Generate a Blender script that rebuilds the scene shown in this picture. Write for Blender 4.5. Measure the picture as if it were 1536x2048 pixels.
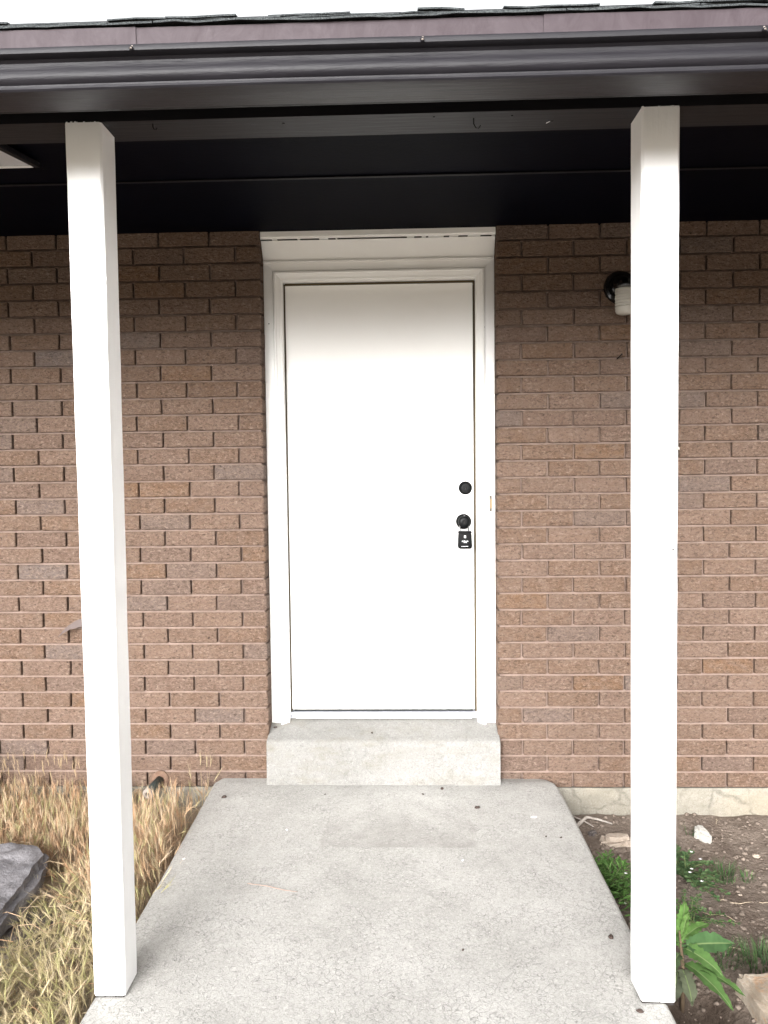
import bpy, bmesh, math, random
import numpy as np
from mathutils import Vector, Matrix, Euler, noise as mnoise

random.seed(7)
for o in list(bpy.data.objects):
    bpy.data.objects.remove(o)
scene = bpy.context.scene
COL = scene.collection

# ------------------------------------------------------------------ camera
# wall face is the plane y = 0, the slab meets it at z = 0, the camera stands at x = 0
CAM = Vector((0.0, -3.822, 1.555))
YAW, PITCH, ROLL = math.radians(1.900), math.radians(-3.030), math.radians(-0.650)
fw = Vector((-math.sin(YAW) * math.cos(PITCH), math.cos(YAW) * math.cos(PITCH), math.sin(PITCH)))
rt = Vector((math.cos(YAW), math.sin(YAW), 0))
up = rt.cross(fw)
rt, up = rt * math.cos(ROLL) + up * math.sin(ROLL), up * math.cos(ROLL) - rt * math.sin(ROLL)
cam_data = bpy.data.cameras.new('camera')
cam = bpy.data.objects.new('camera', cam_data)
COL.objects.link(cam)
cam.matrix_world = Matrix(((rt.x, up.x, -fw.x, CAM.x), (rt.y, up.y, -fw.y, CAM.y), (rt.z, up.z, -fw.z, CAM.z), (0, 0, 0, 1)))
cam_data.sensor_fit = 'HORIZONTAL'
cam_data.sensor_width = 36.0
cam_data.lens = 36.0 * 1540.0 / 1536.0
cam_data.clip_start = 0.05
cam_data.clip_end = 2000
scene.camera = cam

# ------------------------------------------------------------------ sky, sun, exposure (bright overcast)
SUN_EL, SUN_AZ = math.radians(16), math.radians(195)      # azimuth measured from +y, clockwise
world = bpy.data.worlds.new('World')
scene.world = world
world.use_nodes = True
wn, wl = world.node_tree.nodes, world.node_tree.links
wn.clear()
sky = wn.new('ShaderNodeTexSky')
sky.sky_type = 'NISHITA'
sky.sun_disc = False
sky.sun_elevation = SUN_EL
sky.sun_rotation = SUN_AZ
sky.air_density = 1.0
sky.dust_density = 6.0
sky.ozone_density = 1.0
hs = wn.new('ShaderNodeHueSaturation')
hs.inputs['Saturation'].default_value = 0.06
bg = wn.new('ShaderNodeBackground')
bg.inputs['Strength'].default_value = 0.15
wo = wn.new('ShaderNodeOutputWorld')
wl.new(sky.outputs[0], hs.inputs['Color'])
wl.new(hs.outputs[0], bg.inputs['Color'])
wl.new(bg.outputs[0], wo.inputs['Surface'])

sd = bpy.data.lights.new('sun', 'SUN')
sd.energy = 1.05
sd.angle = math.radians(75)
sd.color = (1.0, 0.985, 0.97)
sun = bpy.data.objects.new('sun', sd)
COL.objects.link(sun)
sv = Vector((math.sin(SUN_AZ) * math.cos(SUN_EL), math.cos(SUN_AZ) * math.cos(SUN_EL), math.sin(SUN_EL)))
sun.rotation_euler = sv.to_track_quat('Z', 'Y').to_euler()
sun.location = (0, -6, 8)

vs = scene.view_settings
vs.view_transform = 'Standard'
vs.look = 'None'
vs.exposure = 1.88
vs.gamma = 1.0
vs.use_curve_mapping = False
scene.cycles.use_denoising = True

# ------------------------------------------------------------------ mesh helpers
class MB:
    def __init__(self):
        self.v, self.f, self.c = [], [], []
        self.col = (1, 1, 1, 1)

    def vert(self, p):
        self.v.append(tuple(p)); self.c.append(self.col)
        return len(self.v) - 1

    def quadbox(self, p):                      # eight corners: bottom loop of four, top loop of four
        i = [self.vert(q) for q in p]
        for f in ((3, 2, 1, 0), (4, 5, 6, 7), (0, 1, 5, 4), (1, 2, 6, 5), (2, 3, 7, 6), (3, 0, 4, 7)):
            self.f.append([i[k] for k in f])
        return self

    def box(self, x0, x1, y0, y1, z0, z1):
        return self.quadbox([(x0, y0, z0), (x1, y0, z0), (x1, y1, z0), (x0, y1, z0), (x0, y0, z1), (x1, y0, z1), (x1, y1, z1), (x0, y1, z1)])

    def sweep_x(self, prof, x0, x1, closed=True, n=1, wob=None):   # profile of (y, z) run along x
        rings = []
        for k in range(n + 1):
            x = x0 + (x1 - x0) * k / n
            d = wob(x) if wob else (0, 0)
            rings.append([self.vert((x, y + d[0], z + d[1])) for y, z in prof])
        m = len(prof)
        for a, b in zip(rings, rings[1:]):
            for j in range(m if closed else m - 1):
                q = (j + 1) % m
                self.f.append([a[j], a[q], b[q], b[j]])
        if closed:
            self.f.append(rings[0][::-1]); self.f.append(rings[-1])
        return self

    def tube(self, pts, rad, n=8, cap=True):
        pts = [Vector(p) for p in pts]
        if not hasattr(rad, '__len__'):
            rad = [rad] * len(pts)
        rings = []
        ref = Vector((0, 0, 1))
        for k, p in enumerate(pts):
            t = (pts[min(k + 1, len(pts) - 1)] - pts[max(k - 1, 0)]).normalized()
            if abs(t.dot(ref)) > 0.95:
                ref = Vector((1, 0, 0)) if abs(t.x) < 0.9 else Vector((0, 1, 0))
            a = t.cross(ref).normalized(); b = t.cross(a)
            rings.append([self.vert(p + (a * math.cos(2 * math.pi * j / n) + b * math.sin(2 * math.pi * j / n)) * rad[k]) for j in range(n)])
        for r0, r1 in zip(rings, rings[1:]):
            for j in range(n):
                self.f.append([r0[j], r0[(j + 1) % n], r1[(j + 1) % n], r1[j]])
        if cap:
            self.f.append(rings[0][::-1]); self.f.append(rings[-1])
        return self

    def lathe(self, prof, origin, axis, n=32):       # prof of (radius, distance along axis)
        o = Vector(origin); ax = Vector(axis).normalized()
        a = ax.orthogonal().normalized(); b = ax.cross(a)
        rings = []
        for r, h in prof:
            rings.append([self.vert(o + ax * h + (a * math.cos(2 * math.pi * j / n) + b * math.sin(2 * math.pi * j / n)) * max(r, 1e-5)) for j in range(n)])
        for r0, r1 in zip(rings, rings[1:]):
            for j in range(n):
                self.f.append([r0[j], r0[(j + 1) % n], r1[(j + 1) % n], r1[j]])
        return self

    def build(self, name, mat, parent=None, bevel=0, segs=2, smooth=False, loc=None, subs=0, jitter=0, color=False):
        me = bpy.data.meshes.new(name)
        me.from_pydata(self.v, [], self.f)
        if color:
            at = me.color_attributes.new('Col', 'FLOAT_COLOR', 'POINT')
            at.data.foreach_set('color', np.array(self.c, dtype=np.float32).ravel())
        if bevel or subs or not color:
            bm = bmesh.new(); bm.from_mesh(me)
            bmesh.ops.recalc_face_normals(bm, faces=bm.faces)
            if bevel:
                bmesh.ops.bevel(bm, geom=bm.edges[:], offset=bevel, segments=segs, affect='EDGES', profile=0.6, clamp_overlap=True)
            if subs:
                bmesh.ops.subdivide_edges(bm, edges=bm.edges[:], cuts=subs, use_grid_fill=True)
            if jitter:
                for v in bm.verts:
                    q = v.co * 23.0
                    v.co += Vector((mnoise.noise(q), mnoise.noise(q + Vector((9, 3, 1))), mnoise.noise(q + Vector((2, 8, 5))))) * jitter
            bm.to_mesh(me); bm.free()
        if smooth:
            me.polygons.foreach_set('use_smooth', [True] * len(me.polygons))
        me.materials.append(mat)
        return link(name, me, parent, loc)

def link(name, me, parent=None, loc=None):
    o = bpy.data.objects.new(name, me)
    COL.objects.link(o)
    if parent is not None:
        o.parent = parent
    if loc is not None:
        o.location = loc
    return o

def smooth_by_angle(o, deg=35):
    me = o.data
    me.polygons.foreach_set('use_smooth', [True] * len(me.polygons))
    bm = bmesh.new(); bm.from_mesh(me)
    for e in bm.edges:
        e.smooth = e.calc_face_angle(0) < math.radians(deg)
    bm.to_mesh(me); bm.free()
    return o

def empty(name, loc=(0, 0, 0), parent=None):
    o = bpy.data.objects.new(name, None)
    o.empty_display_size = 0.1
    COL.objects.link(o)
    o.location = loc
    if parent is not None:
        o.parent = parent
    return o

def tag(o, label=None, cat=None, group=None, kind=None):
    if label: o['label'] = label
    if cat: o['category'] = cat
    if group: o['group'] = group
    if kind: o['kind'] = kind
    return o

# ------------------------------------------------------------------ materials
class NT:
    def __init__(self, name, rough=0.7, base=(0.5, 0.5, 0.5), spec=0.5, metal=0.0):
        self.m = bpy.data.materials.new(name)
        self.m.use_nodes = True
        self.n, self.l = self.m.node_tree.nodes, self.m.node_tree.links
        self.b = self.n['Principled BSDF']
        self.b.inputs['Base Color'].default_value = (*base, 1)
        self.b.inputs['Roughness'].default_value = rough
        self.b.inputs['Specular IOR Level'].default_value = spec
        self.b.inputs['Metallic'].default_value = metal
        self._pos = None

    def pos(self):
        if self._pos is None:
            g = self.n.new('ShaderNodeNewGeometry')
            self._pos = g.outputs['Position']
        return self._pos

    def vec(self, scale=(1, 1, 1), off=None, src=None):
        mp = self.n.new('ShaderNodeMapping')
        mp.inputs['Scale'].default_value = scale
        self.l.new(src or self.pos(), mp.inputs['Vector'])
        if off is not None:
            self.l.new(off, mp.inputs['Location'])
        return mp.outputs[0]

    def noise(self, scale, detail=4, rough=0.55, vec=None, dist=0.0):
        t = self.n.new('ShaderNodeTexNoise')
        t.inputs['Scale'].default_value = scale
        t.inputs['Detail'].default_value = detail
        t.inputs['Roughness'].default_value = rough
        t.inputs['Distortion'].default_value = dist
        self.l.new(vec or self.pos(), t.inputs['Vector'])
        return t.outputs['Fac']

    def voronoi(self, scale, vec=None, feature='F1', rnd=1.0):
        t = self.n.new('ShaderNodeTexVoronoi')
        t.feature = feature
        t.inputs['Scale'].default_value = scale
        t.inputs['Randomness'].default_value = rnd
        self.l.new(vec or self.pos(), t.inputs['Vector'])
        return t.outputs['Distance']

    def ramp(self, fac, stops, interp='LINEAR'):
        r = self.n.new('ShaderNodeValToRGB')
        r.color_ramp.interpolation = interp
        e = r.color_ramp.elements
        while len(e) < len(stops):
            e.new(0.5)
        for k, (p, c) in enumerate(stops):
            e[k].position = p
            e[k].color = (*c, 1) if hasattr(c, '__len__') else (c, c, c, 1)
        self.l.new(fac, r.inputs[0])
        return r.outputs[0]

    def mix(self, fac, a, b, mode='MIX'):
        x = self.n.new('ShaderNodeMix')
        x.data_type = 'RGBA'; x.blend_type = mode
        def put(s, val):
            if hasattr(val, 'is_linked') or isinstance(val, bpy.types.NodeSocket):
                self.l.new(val, s)
            elif hasattr(val, '__len__'):
                s.default_value = (*val, 1) if len(val) == 3 else val
            else:
                s.default_value = val
        put(x.inputs[0], fac)
        put(x.inputs[6], a); put(x.inputs[7], b)
        return x.outputs[2]

    def math(self, op, a, b=0.0, clamp=False):
        x = self.n.new('ShaderNodeMath'); x.operation = op; x.use_clamp = clamp
        for s, val in ((x.inputs[0], a), (x.inputs[1], b)):
            if isinstance(val, bpy.types.NodeSocket): self.l.new(val, s)
            else: s.default_value = val
        return x.outputs[0]

    def color(self, c): self.l.new(c, self.b.inputs['Base Color']); return self
    def rough(self, c): self.l.new(c, self.b.inputs['Roughness']); return self

    def bump(self, h, strength=0.3, dist=0.01, prev=None):
        b = self.n.new('ShaderNodeBump')
        b.inputs['Strength'].default_value = strength
        b.inputs['Distance'].default_value = dist
        self.l.new(h, b.inputs['Height'])
        if prev is not None: self.l.new(prev, b.inputs['Normal'])
        self.l.new(b.outputs[0], self.b.inputs['Normal'])
        return b.outputs[0]

    def obj_random(self):
        return self.n.new('ShaderNodeObjectInfo').outputs['Random']

    def attr(self, name='Col'):
        a = self.n.new('ShaderNodeAttribute'); a.attribute_name = name
        return a.outputs['Color']

def brick_material(name, per_object):
    t = NT(name, 0.93, spec=0.2)
    if per_object:
        rnd = t.obj_random()
    else:
        sep = t.n.new('ShaderNodeSeparateColor'); t.l.new(t.attr(), sep.inputs[0]); rnd = sep.outputs[0]
    comb = t.n.new('ShaderNodeCombineXYZ')
    t.l.new(t.math('MULTIPLY', rnd, 37.0), comb.inputs[0]); t.l.new(t.math('MULTIPLY', rnd, 91.0), comb.inputs[2])
    v = t.vec((1, 1, 1.7), comb.outputs[0])
    tone = t.ramp(rnd, [(0.0, (0.150,0.101,0.076)), (0.30, (0.136,0.085,0.057)), (0.52, (0.166,0.111,0.083)), (0.72, (0.133,0.087,0.065)),
                        (0.86, (0.135,0.102,0.087)), (0.96, (0.150,0.088,0.052)), (1.0, (0.138,0.110,0.099))])
    mott = t.noise(16, 3, 0.6, v)
    c = t.mix(t.ramp(mott, [(0.38, 0.0), (0.68, 0.6)]), tone, (0.165, 0.118, 0.092))
    fle = t.noise(58, 5, 0.80, v, 0.9)
    c = t.mix(t.ramp(fle, [(0.33, 1.0), (0.475, 0.0)]), c, (0.030, 0.017, 0.012))
    c = t.mix(t.ramp(fle, [(0.54, 0.0), (0.68, 0.85)]), c, (0.30, 0.226, 0.184))
    t.color(c)
    h = t.math('ADD', t.math('MULTIPLY', fle, 1.0), t.math('MULTIPLY', t.noise(34, 3, 0.6, v, 0.8), 1.3))
    t.bump(h, 1.0, 0.010)
    return t.m

M = {}
M['brick'] = brick_material('brick', True)
M['brick_rest'] = brick_material('brick_rest', False)

t = NT('mortar', 0.95, spec=0.1)
n1 = t.noise(25, 4)
t.color(t.mix(t.ramp(n1, [(0.3, 0.0), (0.7, 1.0)]), (0.205, 0.148, 0.121), (0.285, 0.212, 0.177)))
t.bump(t.noise(180, 3), 0.4, 0.003)
M['mortar'] = t.m

def paint(name, base, rough, dirt, dirt_amount, bump=0.15, streak=True, spec=0.4, chips=None):
    t = NT(name, rough, spec=spec)
    a = t.noise(3.5, 5, 0.6)
    c = t.mix(t.ramp(a, [(0.45, 0.0), (0.8, dirt_amount)]), base, dirt)
    if chips:
        ch = t.noise(60, 5, 0.7, t.vec((1, 1, 0.35)))
        c = t.mix(t.ramp(ch, [(0.765, 0.0), (0.785, 1.0)]), c, chips)
    t.color(c)
    g = t.noise(14, 4, 0.6, t.vec((6, 6, 0.5) if streak else (1, 1, 1)))
    t.bump(t.math('ADD', g, t.math('MULTIPLY', t.noise(120, 2), 0.4)), bump, 0.004)
    return t.m

M['white_post'] = paint('white_post_paint', (0.86, 0.86, 0.86), 0.5, (0.76, 0.755, 0.74), 0.35, 0.35)
M['white_door'] = paint('white_door_paint', (0.86, 0.855, 0.835), 0.5, (0.80, 0.79, 0.765), 0.4, 0.07)
M['white_trim'] = paint('white_trim_paint', (0.85, 0.845, 0.83), 0.45, (0.74, 0.725, 0.70), 0.4, 0.25)
M['gap'] = NT('door_gap_weatherstrip', 0.8, (0.075, 0.055, 0.028)).m

def brown_paint(name, base, worn, rough):
    t = NT(name, rough, spec=0.22)
    v = t.vec((0.35, 3, 3))
    g = t.noise(16, 5, 0.65, v)
    c = t.mix(t.ramp(t.noise(4, 5, 0.65), [(0.4, 0.0), (0.75, 0.6)]), base, worn)
    c = t.mix(t.ramp(t.noise(55, 4, 0.75, t.vec((0.35, 1, 1))), [(0.735, 0.0), (0.77, 0.55)]), c, (0.45, 0.42, 0.42))
    t.color(c)
    t.bump(g, 0.4, 0.005)
    return t.m
M['gutter'] = brown_paint('brown_gutter_paint', (0.0085, 0.0076, 0.0102), (0.0155, 0.0140, 0.0178), 0.48)
t = NT('brown_wood_paint', 0.55, spec=0.22)
t.color(t.mix(t.ramp(t.noise(5, 4), [(0.35, 0.0), (0.7, 1.0)]), (0.0046, 0.0042, 0.0058), (0.0070, 0.0064, 0.0084)))
t.bump(t.noise(18, 4, 0.6, t.vec((0.3, 4, 4))), 0.3, 0.004)
M['brown_wood'] = t.m
t = NT('brown_ceiling_paint', 0.6, spec=0.04)
t.color(t.mix(t.ramp(t.noise(2.5, 4), [(0.35, 0.0), (0.7, 1.0)]), (0.0008, 0.0010, 0.0032), (0.0014, 0.0017, 0.0046)))
t.bump(t.noise(60, 3), 0.15, 0.003)
M['brown_ceiling'] = t.m
t = NT('faded_flashing', 0.55, spec=0.15)
sm = t.noise(11, 5, 0.7, t.vec((1.2, 1, 0.7)), 1.2)
c = t.mix(t.ramp(sm, [(0.35, 0.0), (0.75, 1.0)]), (0.036, 0.0255, 0.0300), (0.062, 0.0490, 0.0550))
c = t.mix(t.ramp(t.noise(26, 4, 0.7, t.vec((1.5, 1, 0.4)), 0.8), [(0.62, 0.0), (0.74, 0.5)]), c, (0.026, 0.018, 0.020))
t.color(c); t.bump(sm, 0.2, 0.004)
M['flashing'] = t.m
t = NT('asphalt_shingle', 0.95, spec=0.2)
g = t.noise(330, 3, 0.7)
t.color(t.mix(t.ramp(g, [(0.35, 0.0), (0.7, 1.0)]), (0.022, 0.024, 0.028), (0.105, 0.115, 0.115)))
t.bump(g, 0.9, 0.006)
M['shingle'] = t.m

# concrete: slab, step and foundation
def concrete(name, lo, hi, craze, stain=False, warm=None, moss=False, cstr=0.5, fine=0.5):
    t = NT(name, 0.9, spec=0.25)
    big = t.noise(2.3, 5, 0.6)
    c = t.mix(t.ramp(big, [(0.35, 0.0), (0.68, 1.0)]), lo, hi)
    med = t.noise(13, 5, 0.65)
    c = t.mix(t.ramp(med, [(0.5, 0.0), (0.78, 0.35)]), c, tuple(x * 0.72 for x in lo))
    c = t.mix(t.ramp(t.noise(210, 3, 0.7), [(0.3, 0.6), (0.5, 0.0)]), c, tuple(x * 0.5 for x in lo))
    c = t.mix(t.ramp(t.noise(55, 4, 0.75, None, 1.5), [(0.36, 0.45), (0.5, 0.0)]), c, tuple(x * 0.55 for x in lo))
    c = t.mix(t.ramp(t.noise(75, 4, 0.7), [(0.56, 0.0), (0.72, 0.5)]), c, tuple(min(0.8, x * 1.35) for x in hi))
    if warm:
        c = t.mix(t.ramp(t.noise(3.1, 3, 0.5, t.vec((1, 1, 1))), [(0.5, 0.0), (0.75, 0.5)]), c, warm)
    # crazing: a fine net of hairline cracks that fades in and out
    wob = t.n.new('ShaderNodeTexNoise'); wob.inputs['Scale'].default_value = 22; wob.inputs['Detail'].default_value = 3
    t.l.new(t.pos(), wob.inputs['Vector'])
    vm = t.n.new('ShaderNodeVectorMath'); vm.operation = 'MULTIPLY_ADD'
    t.l.new(wob.outputs['Color'], vm.inputs[0]); vm.inputs[1].default_value = (0.05, 0.05, 0.05); t.l.new(t.pos(), vm.inputs[2])
    edge = t.voronoi(craze, vm.outputs[0], 'DISTANCE_TO_EDGE')
    fade = t.ramp(t.noise(7.0, 4, 0.7), [(0.40, 0.12), (0.58, 1.0)])
    crack = t.math('MULTIPLY', t.ramp(edge, [(0.0, 1.0), (0.055, 0.0)]), fade)
    c = t.mix(t.math('MULTIPLY', crack, cstr), c, tuple(x * 0.35 for x in lo))
    if stain:   # the damp outline a doormat left in front of the step
        sep = t.n.new('ShaderNodeSeparateXYZ'); t.l.new(t.pos(), sep.inputs[0])
        wobx = t.math('MULTIPLY', t.math('SUBTRACT', t.noise(9, 3), 0.5), 0.10)
        dx = t.math('SUBTRACT', 0.335, t.math('ABSOLUTE', t.math('ADD', t.math('ADD', sep.outputs[0], 0.057), wobx)))
        dy0 = t.math('ADD', sep.outputs[1], 0.70)
        mx = t.math('MULTIPLY', dx, 60.0, True)
        my = t.math('MULTIPLY', dy0, 120.0, True)
        fadey = t.math('SUBTRACT', 1.0, t.math('MULTIPLY', dy0, 2.2, True), True)
        mask = t.math('MULTIPLY', t.math('MULTIPLY', mx, my), fadey)
        mask = t.math('MULTIPLY', mask, t.ramp(t.noise(12, 5, 0.7), [(0.3, 0.15), (0.65, 0.75)]))
        c = t.mix(t.math('MULTIPLY', mask, 0.55), c, (0.17, 0.157, 0.142))
    if moss:
        c = t.mix(t.ramp(t.noise(6.5, 5, 0.7, t.vec((0.7, 1, 2.2))), [(0.5, 0.0), (0.68, 0.6)]), c, (0.160, 0.148, 0.122))
    t.color(c)
    h = t.math('ADD', t.math('MULTIPLY', med, 0.8), t.math('MULTIPLY', t.noise(160, 4, 0.7), 0.5))
    h = t.math('SUBTRACT', h, t.math('MULTIPLY', crack, 0.9))
    t.bump(h, 0.45, 0.006)
    return t.m
M['slab'] = concrete('slab_concrete', (0.36, 0.351, 0.331), (0.455, 0.445, 0.424), 50, True, cstr=0.62)
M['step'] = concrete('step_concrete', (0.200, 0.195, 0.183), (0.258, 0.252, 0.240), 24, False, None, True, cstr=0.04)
M['foundation'] = concrete('foundation_concrete', (0.195, 0.177, 0.142), (0.26, 0.243, 0.21), 6.0, False, (0.25, 0.21, 0.15), True, cstr=0.5)

t = NT('soil', 0.97, spec=0.1)
a = t.noise(5, 6, 0.65); b2 = t.noise(70, 4, 0.7)
c = t.mix(t.ramp(a, [(0.35, 0.0), (0.68, 1.0)]), (0.138, 0.107, 0.087), (0.228, 0.187, 0.156))
c = t.mix(t.ramp(b2, [(0.25, 0.7), (0.5, 0.0)]), c, (0.055, 0.038, 0.028))
c = t.mix(t.ramp(t.noise(150, 2, 0.5), [(0.74, 0.0), (0.78, 0.8)]), c, (0.42, 0.38, 0.33))
dm = t.n.new('ShaderNodeVectorMath'); dm.operation = 'DISTANCE'; t.l.new(t.pos(), dm.inputs[0]); dm.inputs[1].default_value = (0.93, -1.42, -0.32)
c = t.mix(t.ramp(t.math('ADD', dm.outputs['Value'], t.math('MULTIPLY', t.math('SUBTRACT', t.noise(14, 4), 0.5), 0.25)), [(0.14, 0.85), (0.27, 0.0)]), c, (0.040, 0.028, 0.021))   # damp earth in the hollow
sep = t.n.new('ShaderNodeSeparateXYZ'); t.l.new(t.pos(), sep.inputs[0])
thx = t.math('MULTIPLY', t.math('SUBTRACT', -0.9, sep.outputs[0]), 8.0, True)
thy = t.math('MULTIPLY', t.math('SUBTRACT', -2.5, sep.outputs[1]), 1.2, True)  # ground in front, out of view, paled to bounce light under the porch
th_ = t.math('MULTIPLY', t.math('MAXIMUM', thx, thy), t.ramp(t.noise(9, 5, 0.7), [(0.3, 0.45), (0.6, 1.0)]))
c = t.mix(th_, c, t.mix(t.noise(60, 4, 0.7, t.vec((1, 3, 1))), (0.27, 0.225, 0.165), (0.52, 0.455, 0.365)))
t.color(c); t.bump(t.math('ADD', b2, t.math('MULTIPLY', t.noise(28, 4), 1.5)), 0.9, 0.012)
M['soil'] = t.m
t = NT('soil_clod', 0.97, spec=0.1)
t.color(t.mix(0.35, t.attr(), t.ramp(t.noise(90, 4, 0.7), [(0.3, (0.08, 0.06, 0.048)), (0.7, (0.23, 0.19, 0.16))])))
t.bump(t.noise(120, 3), 0.7, 0.008)
M['clod'] = t.m

def plant_material(name, rough=0.6, trans=0.25):
    t = NT(name, rough, spec=0.3)
    col = t.attr()
    c = t.mix(t.ramp(t.noise(45, 3), [(0.3, 0.0), (0.7, 0.35)]), col, t.mix(1.0, col, (0.62, 0.62, 0.55), 'MULTIPLY'))
    t.color(c)
    tr = t.n.new('ShaderNodeBsdfTranslucent'); t.l.new(c, tr.inputs['Color'])
    ms = t.n.new('ShaderNodeMixShader'); ms.inputs[0].default_value = trans
    t.l.new(t.b.outputs[0], ms.inputs[1]); t.l.new(tr.outputs[0], ms.inputs[2])
    t.l.new(ms.outputs[0], t.n['Material Output'].inputs['Surface'])
    return t.m
M['grass'] = plant_material('dry_grass', 0.7, 0.2)
M['leaf'] = plant_material('green_leaf', 0.85, 0.25)

def stone(name, lo, hi, dark, scale=9, vein=None, bump=0.9):
    t = NT(name, 0.9, spec=0.25)
    a = t.noise(scale, 6, 0.65); f = t.noise(scale * 11, 4, 0.7)
    c = t.mix(t.ramp(a, [(0.35, 0.0), (0.68, 1.0)]), lo, hi)
    c = t.mix(t.ramp(f, [(0.26, 0.75), (0.48, 0.0)]), c, dark)
    if vein:
        c = t.mix(t.ramp(t.noise(scale * 0.8, 5, 0.7, t.vec((1, 1.6, 2.5)), 1.5), [(0.56, 0.0), (0.68, 0.75)]), c, vein)
    t.color(c); t.bump(t.math('ADD', a, t.math('MULTIPLY', f, 0.5)), bump, 0.012)
    return t.m
M['grey_stone'] = stone('grey_stone', (0.125, 0.120, 0.127), (0.235, 0.225, 0.235), (0.06, 0.056, 0.06), 8)
M['dark_stone'] = stone('dark_stone', (0.085, 0.072, 0.068), (0.15, 0.13, 0.122), (0.05, 0.042, 0.038), 9)
M['pale_stone'] = stone('pale_stone', (0.30, 0.245, 0.195), (0.44, 0.375, 0.315), (0.24, 0.17, 0.12), 14)
M['white_stone'] = stone('white_stone', (0.33, 0.315, 0.285), (0.47, 0.455, 0.42), (0.20, 0.18, 0.15), 22)
M['sandstone'] = stone('sandstone', (0.265, 0.215, 0.165), (0.39, 0.34, 0.28), (0.27, 0.19, 0.125), 10, (0.38, 0.23, 0.13))
M['black'] = NT('black_metal', 0.42, (0.0032, 0.0036, 0.004), 0.12).m
M['black_plastic'] = NT('black_plastic', 0.5, (0.0025, 0.0025, 0.003), 0.10).m
M['black_gloss'] = NT('black_enamel', 0.15, (0.006, 0.005, 0.005), 0.6).m
M['steel'] = NT('steel', 0.3, (0.55, 0.56, 0.58), 0.5, 1.0).m
M['aluminium'] = NT('dull_aluminium', 0.45, (0.40, 0.41, 0.45), 0.5, 0.4).m
M['brass'] = NT('worn_brass', 0.5, (0.30, 0.19, 0.075), 0.4, 0.2).m
M['print'] = NT('white_print', 0.6, (0.8, 0.8, 0.8)).m
M['copper'] = stone('rusty_copper', (0.12, 0.07, 0.048), (0.175, 0.115, 0.083), (0.05, 0.032, 0.024), 40, None, 0.3)
M['pipe'] = NT('dark_green_pipe', 0.5, (0.018, 0.026, 0.024), 0.5).m
M['old_metal'] = stone('old_pale_metal', (0.22, 0.19, 0.165), (0.33, 0.29, 0.26), (0.10, 0.08, 0.065), 60, None, 0.3)
M['hole'] = NT('dark_bore', 0.9, (0.02, 0.016, 0.014)).m
M['debris'] = NT('dark_dry_scrap', 0.8, (0.045, 0.028, 0.022)).m
M['twig'] = stone('grey_twig', (0.27, 0.235, 0.205), (0.42, 0.38, 0.34), (0.12, 0.09, 0.075), 50, None, 0.4)
M['straw'] = NT('pale_straw', 0.8, (0.36, 0.29, 0.21)).m
M['hatch'] = NT('pale_hatch_paint', 0.6, (0.42, 0.42, 0.44)).m
t = NT('ribbed_glass', 0.25, (0.80, 0.78, 0.72), 0.5)
t.b.inputs['Transmission Weight'].default_value = 0.55
t.b.inputs['IOR'].default_value = 1.3
M['glass'] = t.m

# ------------------------------------------------------------------ ground and slab
def smoothstep(a, b, x):
    t_ = min(1, max(0, (x - a) / (b - a)))
    return t_ * t_ * (3 - 2 * t_)

def ground_z(x, y):
    z = -0.20 + 0.055 * (1 - smoothstep(-1.1, -0.6, x))
    z += 0.05 * mnoise.noise(Vector((x * 1.1, y * 1.1, 0.3))) * smoothstep(0.0, 0.5, abs(y)) * 0.6
    z += 0.016 * mnoise.noise(Vector((x * 6, y * 6, 1.7))) + 0.008 * mnoise.noise(Vector((x * 17, y * 17, 4.1)))
    z -= 0.20 * math.exp(-(((x - 0.92) / 0.12) ** 2 + ((y + 1.42) / 0.17) ** 2))      # hollow beside the slab
    if x > 0:
        z += 0.02 * math.exp(-((y + 0.02) / 0.1) ** 2)
    return z

def axis(lo, hi, step, far):
    a = [lo + step * k for k in range(int(round((hi - lo) / step)) + 1)]
    out, d = [], step
    left, right = [], []
    p = lo
    while p > -far:
        d *= 1.45; p -= d; left.append(p)
    d = step; p = hi
    while p < far:
        d *= 1.45; p += d; right.append(p)
    return left[::-1] + a + right
xs = axis(-2.6, 2.2, 0.028, 400.0)
ys = axis(-2.6, 0.12, 0.028, 400.0)
mb = MB()
for y in ys:
    for x in xs:
        mb.vert((x, y, ground_z(x, y) if abs(x) < 12 and abs(y) < 12 else -0.2))
nx = len(xs)
for j in range(len(ys) - 1):
    for i in range(nx - 1):
        a_ = j * nx + i
        mb.f.append([a_, a_ + 1, a_ + nx + 1, a_ + nx])
tag(mb.build('ground', M['soil'], smooth=True), 'bare brown soil beside the slab and under the grass', None, None, 'structure')

def slab_z(y):
    return 0.0125 * min(0, y)

mb = MB()
out = []                                  # outline, back left corner first; back right corner is rounded off
out += [(-0.975, 0.0), (-1.0, -0.05), (-0.998, -0.12)]
for k in range(1, 40):
    y = -0.12 - k * 0.18
    out.append((-0.998 + 0.029 * min(1, (-y) / 1.7) + 0.004 * mnoise.noise(Vector((0, y * 3, 0))), y))
yl = out[-1][1]
right = []
for k in range(1, 40):
    y = -0.12 - k * 0.18
    right.append((0.724 + 0.027 * min(1, (-y) / 1.7) + 0.004 * mnoise.noise(Vector((5, y * 3, 0))), y))
out += right[::-1] + [(0.722, -0.10), (0.712, -0.05), (0.685, -0.012), (0.655, 0.0)]
lo_ = [mb.vert((x, y, -0.32)) for x, y in out]
R1 = []
for (dx, dz) in ((0, -0.02), (0.003, -0.009), (0.010, -0.002), (0.02, 0.0)):
    ring = []
    for (x, y) in out:
        cx, cy = -0.13, -3.0
        sx = 1 if x < cx else -1
        yy = y if y > -0.02 else y
        ring.append(mb.vert((x + sx * dx, yy, slab_z(y) + dz)))
    R1.append(ring)
rings = [lo_] + R1
m_ = len(out)
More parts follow.
